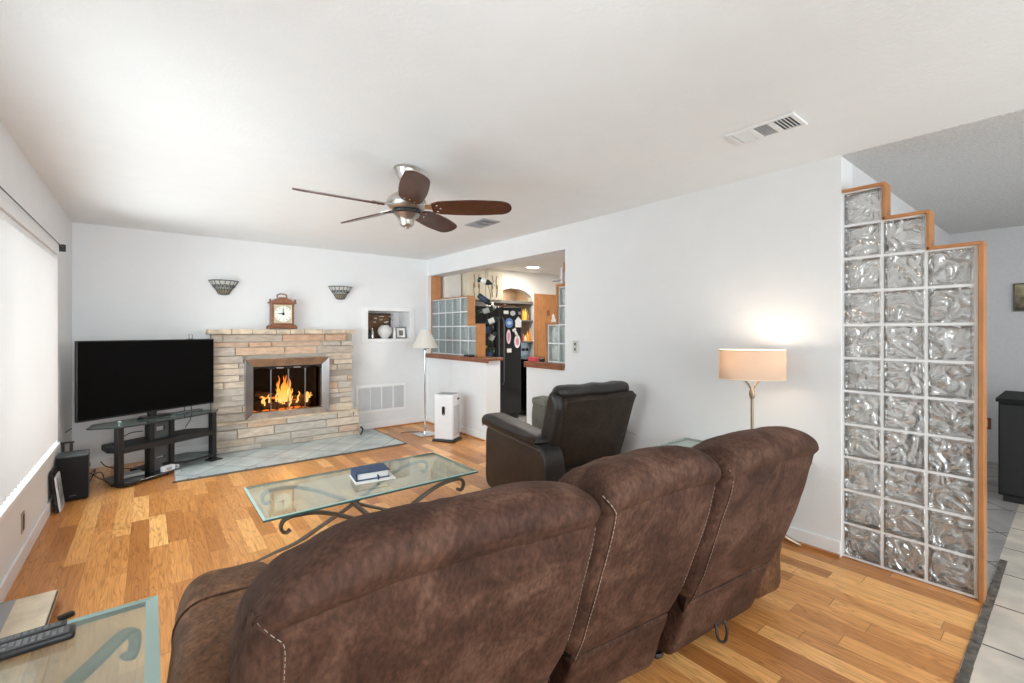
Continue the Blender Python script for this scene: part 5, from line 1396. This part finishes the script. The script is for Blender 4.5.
def stitch_line(parent, pts, name='stitching', r=.0013, dash=.010, gap=.006, m=None):
    P, _ = spline([Vector(p) for p in pts], 14)
    mb = MB(); acc = 0; i = 0
    # resample by arc length
    D = [0]
    for q in range(1, len(P)): D.append(D[-1] + (P[q] - P[q - 1]).length)

    def at(s):
        for q in range(1, len(P)):
            if D[q] >= s: return P[q - 1].lerp(P[q], (s - D[q - 1]) / max(1e-6, D[q] - D[q - 1]))
        return P[-1]
    s = 0
    while s + dash < D[-1]:
        mb.tube([at(s), at(s + dash)], r, 5); s += dash + gap
    return mb.build(name, m or M['thread'], parent)


def on_back(tree, x, z, lift=.0012):
    h = tree.ray_cast(Vector((x, -1.5, z)), Vector((0, 1, 0)))
    return h[0] + h[1] * lift if h[0] else None


for k, (o, tree, a, b, dz) in enumerate(backs):
    zc = .853 + dz; x_ = .045 if k == 0 else 0
    path = [(a + .012, zc + .055), (a + .022, zc + .035), (a + .040, zc + .012), (a + .056, zc - .004), (a + .058, zc - .04)] if k else [(a + .022, zc + .015), (a + .04, zc + .0), (a + .062, zc - .025), (a + .080, zc - .045), (a + .084, zc - .07)]
    path += [(path[-1][0] + .0004 * i, path[-1][1] - .05 * i) for i in range(1, 11)]
    P = [q for q in (on_back(tree, x, z) for x, z in path) if q]
    stitch_line(o, P, r=.0007 if k == 0 else .0013)
    P2 = [q + Vector((-.004, 0, 0)) for q in P]
    MB().tube(P2, .0022, 6, smooth=4).build('seam', M['suede'], o)
    P = [q for q in (on_back(tree, b - .022, zc - .02 - .05 * i) for i in range(12)) if q]
    stitch_line(o, P, r=.0008)
# seats, arms, base
for (a, b) in ((-.77, -.05), (-.05, .52), (.52, 1.20)):
    MB().pillow(((a + b) / 2, .45, .37), (b - a - .004, .66, .24), 4.2, wob=.012, seed=a).build('seat', M['suede'], sf)
    MB().pillow(((a + b) / 2, .79, .235), (b - a - .006, .12, .34), 5, wob=.008, seed=a + 3).build('footrest', M['suede'], sf)
MB().bx(-.80, 1.22, .20, .74, .06, .26).build('base_frame', M['black'], sf, smooth=False)
sarm = [(.06, .07), (.03, .25), (.02, .42), (.06, .555), (.16, .605), (.32, .62), (.50, .615), (.62, .585), (.685, .50), (.70, .35), (.70, .12), (.66, .06), (.35, .05)]
for (a, b, sdd) in ((-1.045, -.775, 3.3), (1.20, 1.47, 8.1)):
    am = extrude_profile(sarm, a, b, .085, n_st=6, res=5, amp=.006, seed=sdd, mid=8); atree = BVHTree.FromBMesh(am.bm)
    ar = am.build('arm', M['suede_dark'], sf)
    # piping seam over the arm
    cx = a + .012
    arc = [Vector(((a + b) / 2 + math.cos(t) * .25, .37, .42 + math.sin(t) * .30)) for t in [PI * (1.08 - 1.0 * i / 16) for i in range(17)]]
    P = []
    for q in arc:
        h = atree.ray_cast(q, (Vector(((a + b) / 2, .37, .40)) - q).normalized())
        if h[0]: P.append(h[0] + h[1] * .001)
    if len(P) > 3: MB().tube(P, .0040, 7, smooth=4).build('arm_seam', M['suede'], ar)
for x in (.62, 1.10, -.6, 0.05):
    MB().cyl((x, .14, .0), (x, .14, .10), .014, seg=10).lathe([(0, 0), (.030, 0), (.034, .008), (.030, .02), (0, .022)], (x, .14, 0), 16).build('glide', M['black'], sf)
MB().bx(-.70, 1.15, .10, .14, .13, .16).build('mechanism_rail', M['black'], sf, smooth=False)
MB().tube([(.86, .02, .12), (.85, .0, .06), (.90, .0, .035), (.94, .02, .07), (.93, .05, .12)], .006, 7, smooth=5).build('recline_cable', M['black'], sf)

# ------------------------------------------------------------------ dining area
cbx = thing('sideboard', 'black cabinet standing on the tile beyond the block partition', 'cabinet', (5.80, .09, 0))
MB().bx(-.42, .30, -.60, .335, .05, .80).build('carcass', M['blackcloth'], cbx, smooth=False, bevel=.004)
MB().bx(-.435, .31, -.62, .35, .80, .83).build('top', M['blackcloth'], cbx, smooth=False, bevel=.004)
for k in range(3): 
    dd = MB().bx(-.434, -.422, -.59 + k * .308, -.59 + (k + 1) * .308 - .008, .07, .78).build('door', M['black'], cbx, smooth=False, bevel=.003)
    MB().ball((-.445, -.59 + k * .308 + .04, .5), .012, u=10, v=8).build('knob', M['darkgrey'], dd)
MB().bx(-.40, .29, -.58, .31, 0, .05).build('plinth', M['black'], cbx, smooth=False)
pc = thing('landscape_picture', 'small framed sepia picture on the grey dining wall', 'picture', (6.90, .27, 1.57))
MB().bx(-.02, -.001, -.17, .17, 0, .285).build('frame', mat('pic_frame', (.13, .11, .085), .5), pc, smooth=False, bevel=.004)


def sepia():
    m = bpy.data.materials.new('sepia_print'); t, n, l, b = nt(m)
    tc = n.new('ShaderNodeTexCoord'); no = n.new('ShaderNodeTexNoise'); no.inputs['Scale'].default_value = 16; no.inputs['Detail'].default_value = 6; l.new(tc.outputs['Object'], no.inputs[0])
    sp_ = n.new('ShaderNodeSeparateXYZ'); l.new(tc.outputs['Object'], sp_.inputs[0])
    ad = math_node(n, l, 'ADD', math_node(n, l, 'MULTIPLY', sp_.outputs[2], 2.2), math_node(n, l, 'MULTIPLY', no.outputs['Fac'], .8))
    cr = n.new('ShaderNodeValToRGB'); l.new(ad, cr.inputs[0]); e = cr.color_ramp.elements
    e[0].position = .45; e[0].color = (.02, .02, .012, 1); e[1].position = .95; e[1].color = (.42, .36, .22, 1); e.new(.65).color = (.16, .13, .08, 1)
    l.new(cr.outputs[0], b.inputs['Base Color']); return m


MB().bx(-.024, -.019, -.157, .157, .016, .270).build('print', sepia(), pc, smooth=False)
do = thing('wall_outlet', 'brown wall outlet low on the grey dining wall', 'outlet', (6.90, .64, .40))
MB().bx(-.008, -.001, -.045, .045, -.06, .06).build('plate', M['redwood'], do, smooth=False, bevel=.003)
MB().bx(-.011, -.008, -.02, .02, -.04, .04).build('receptacle', M['cream'], do, smooth=False)
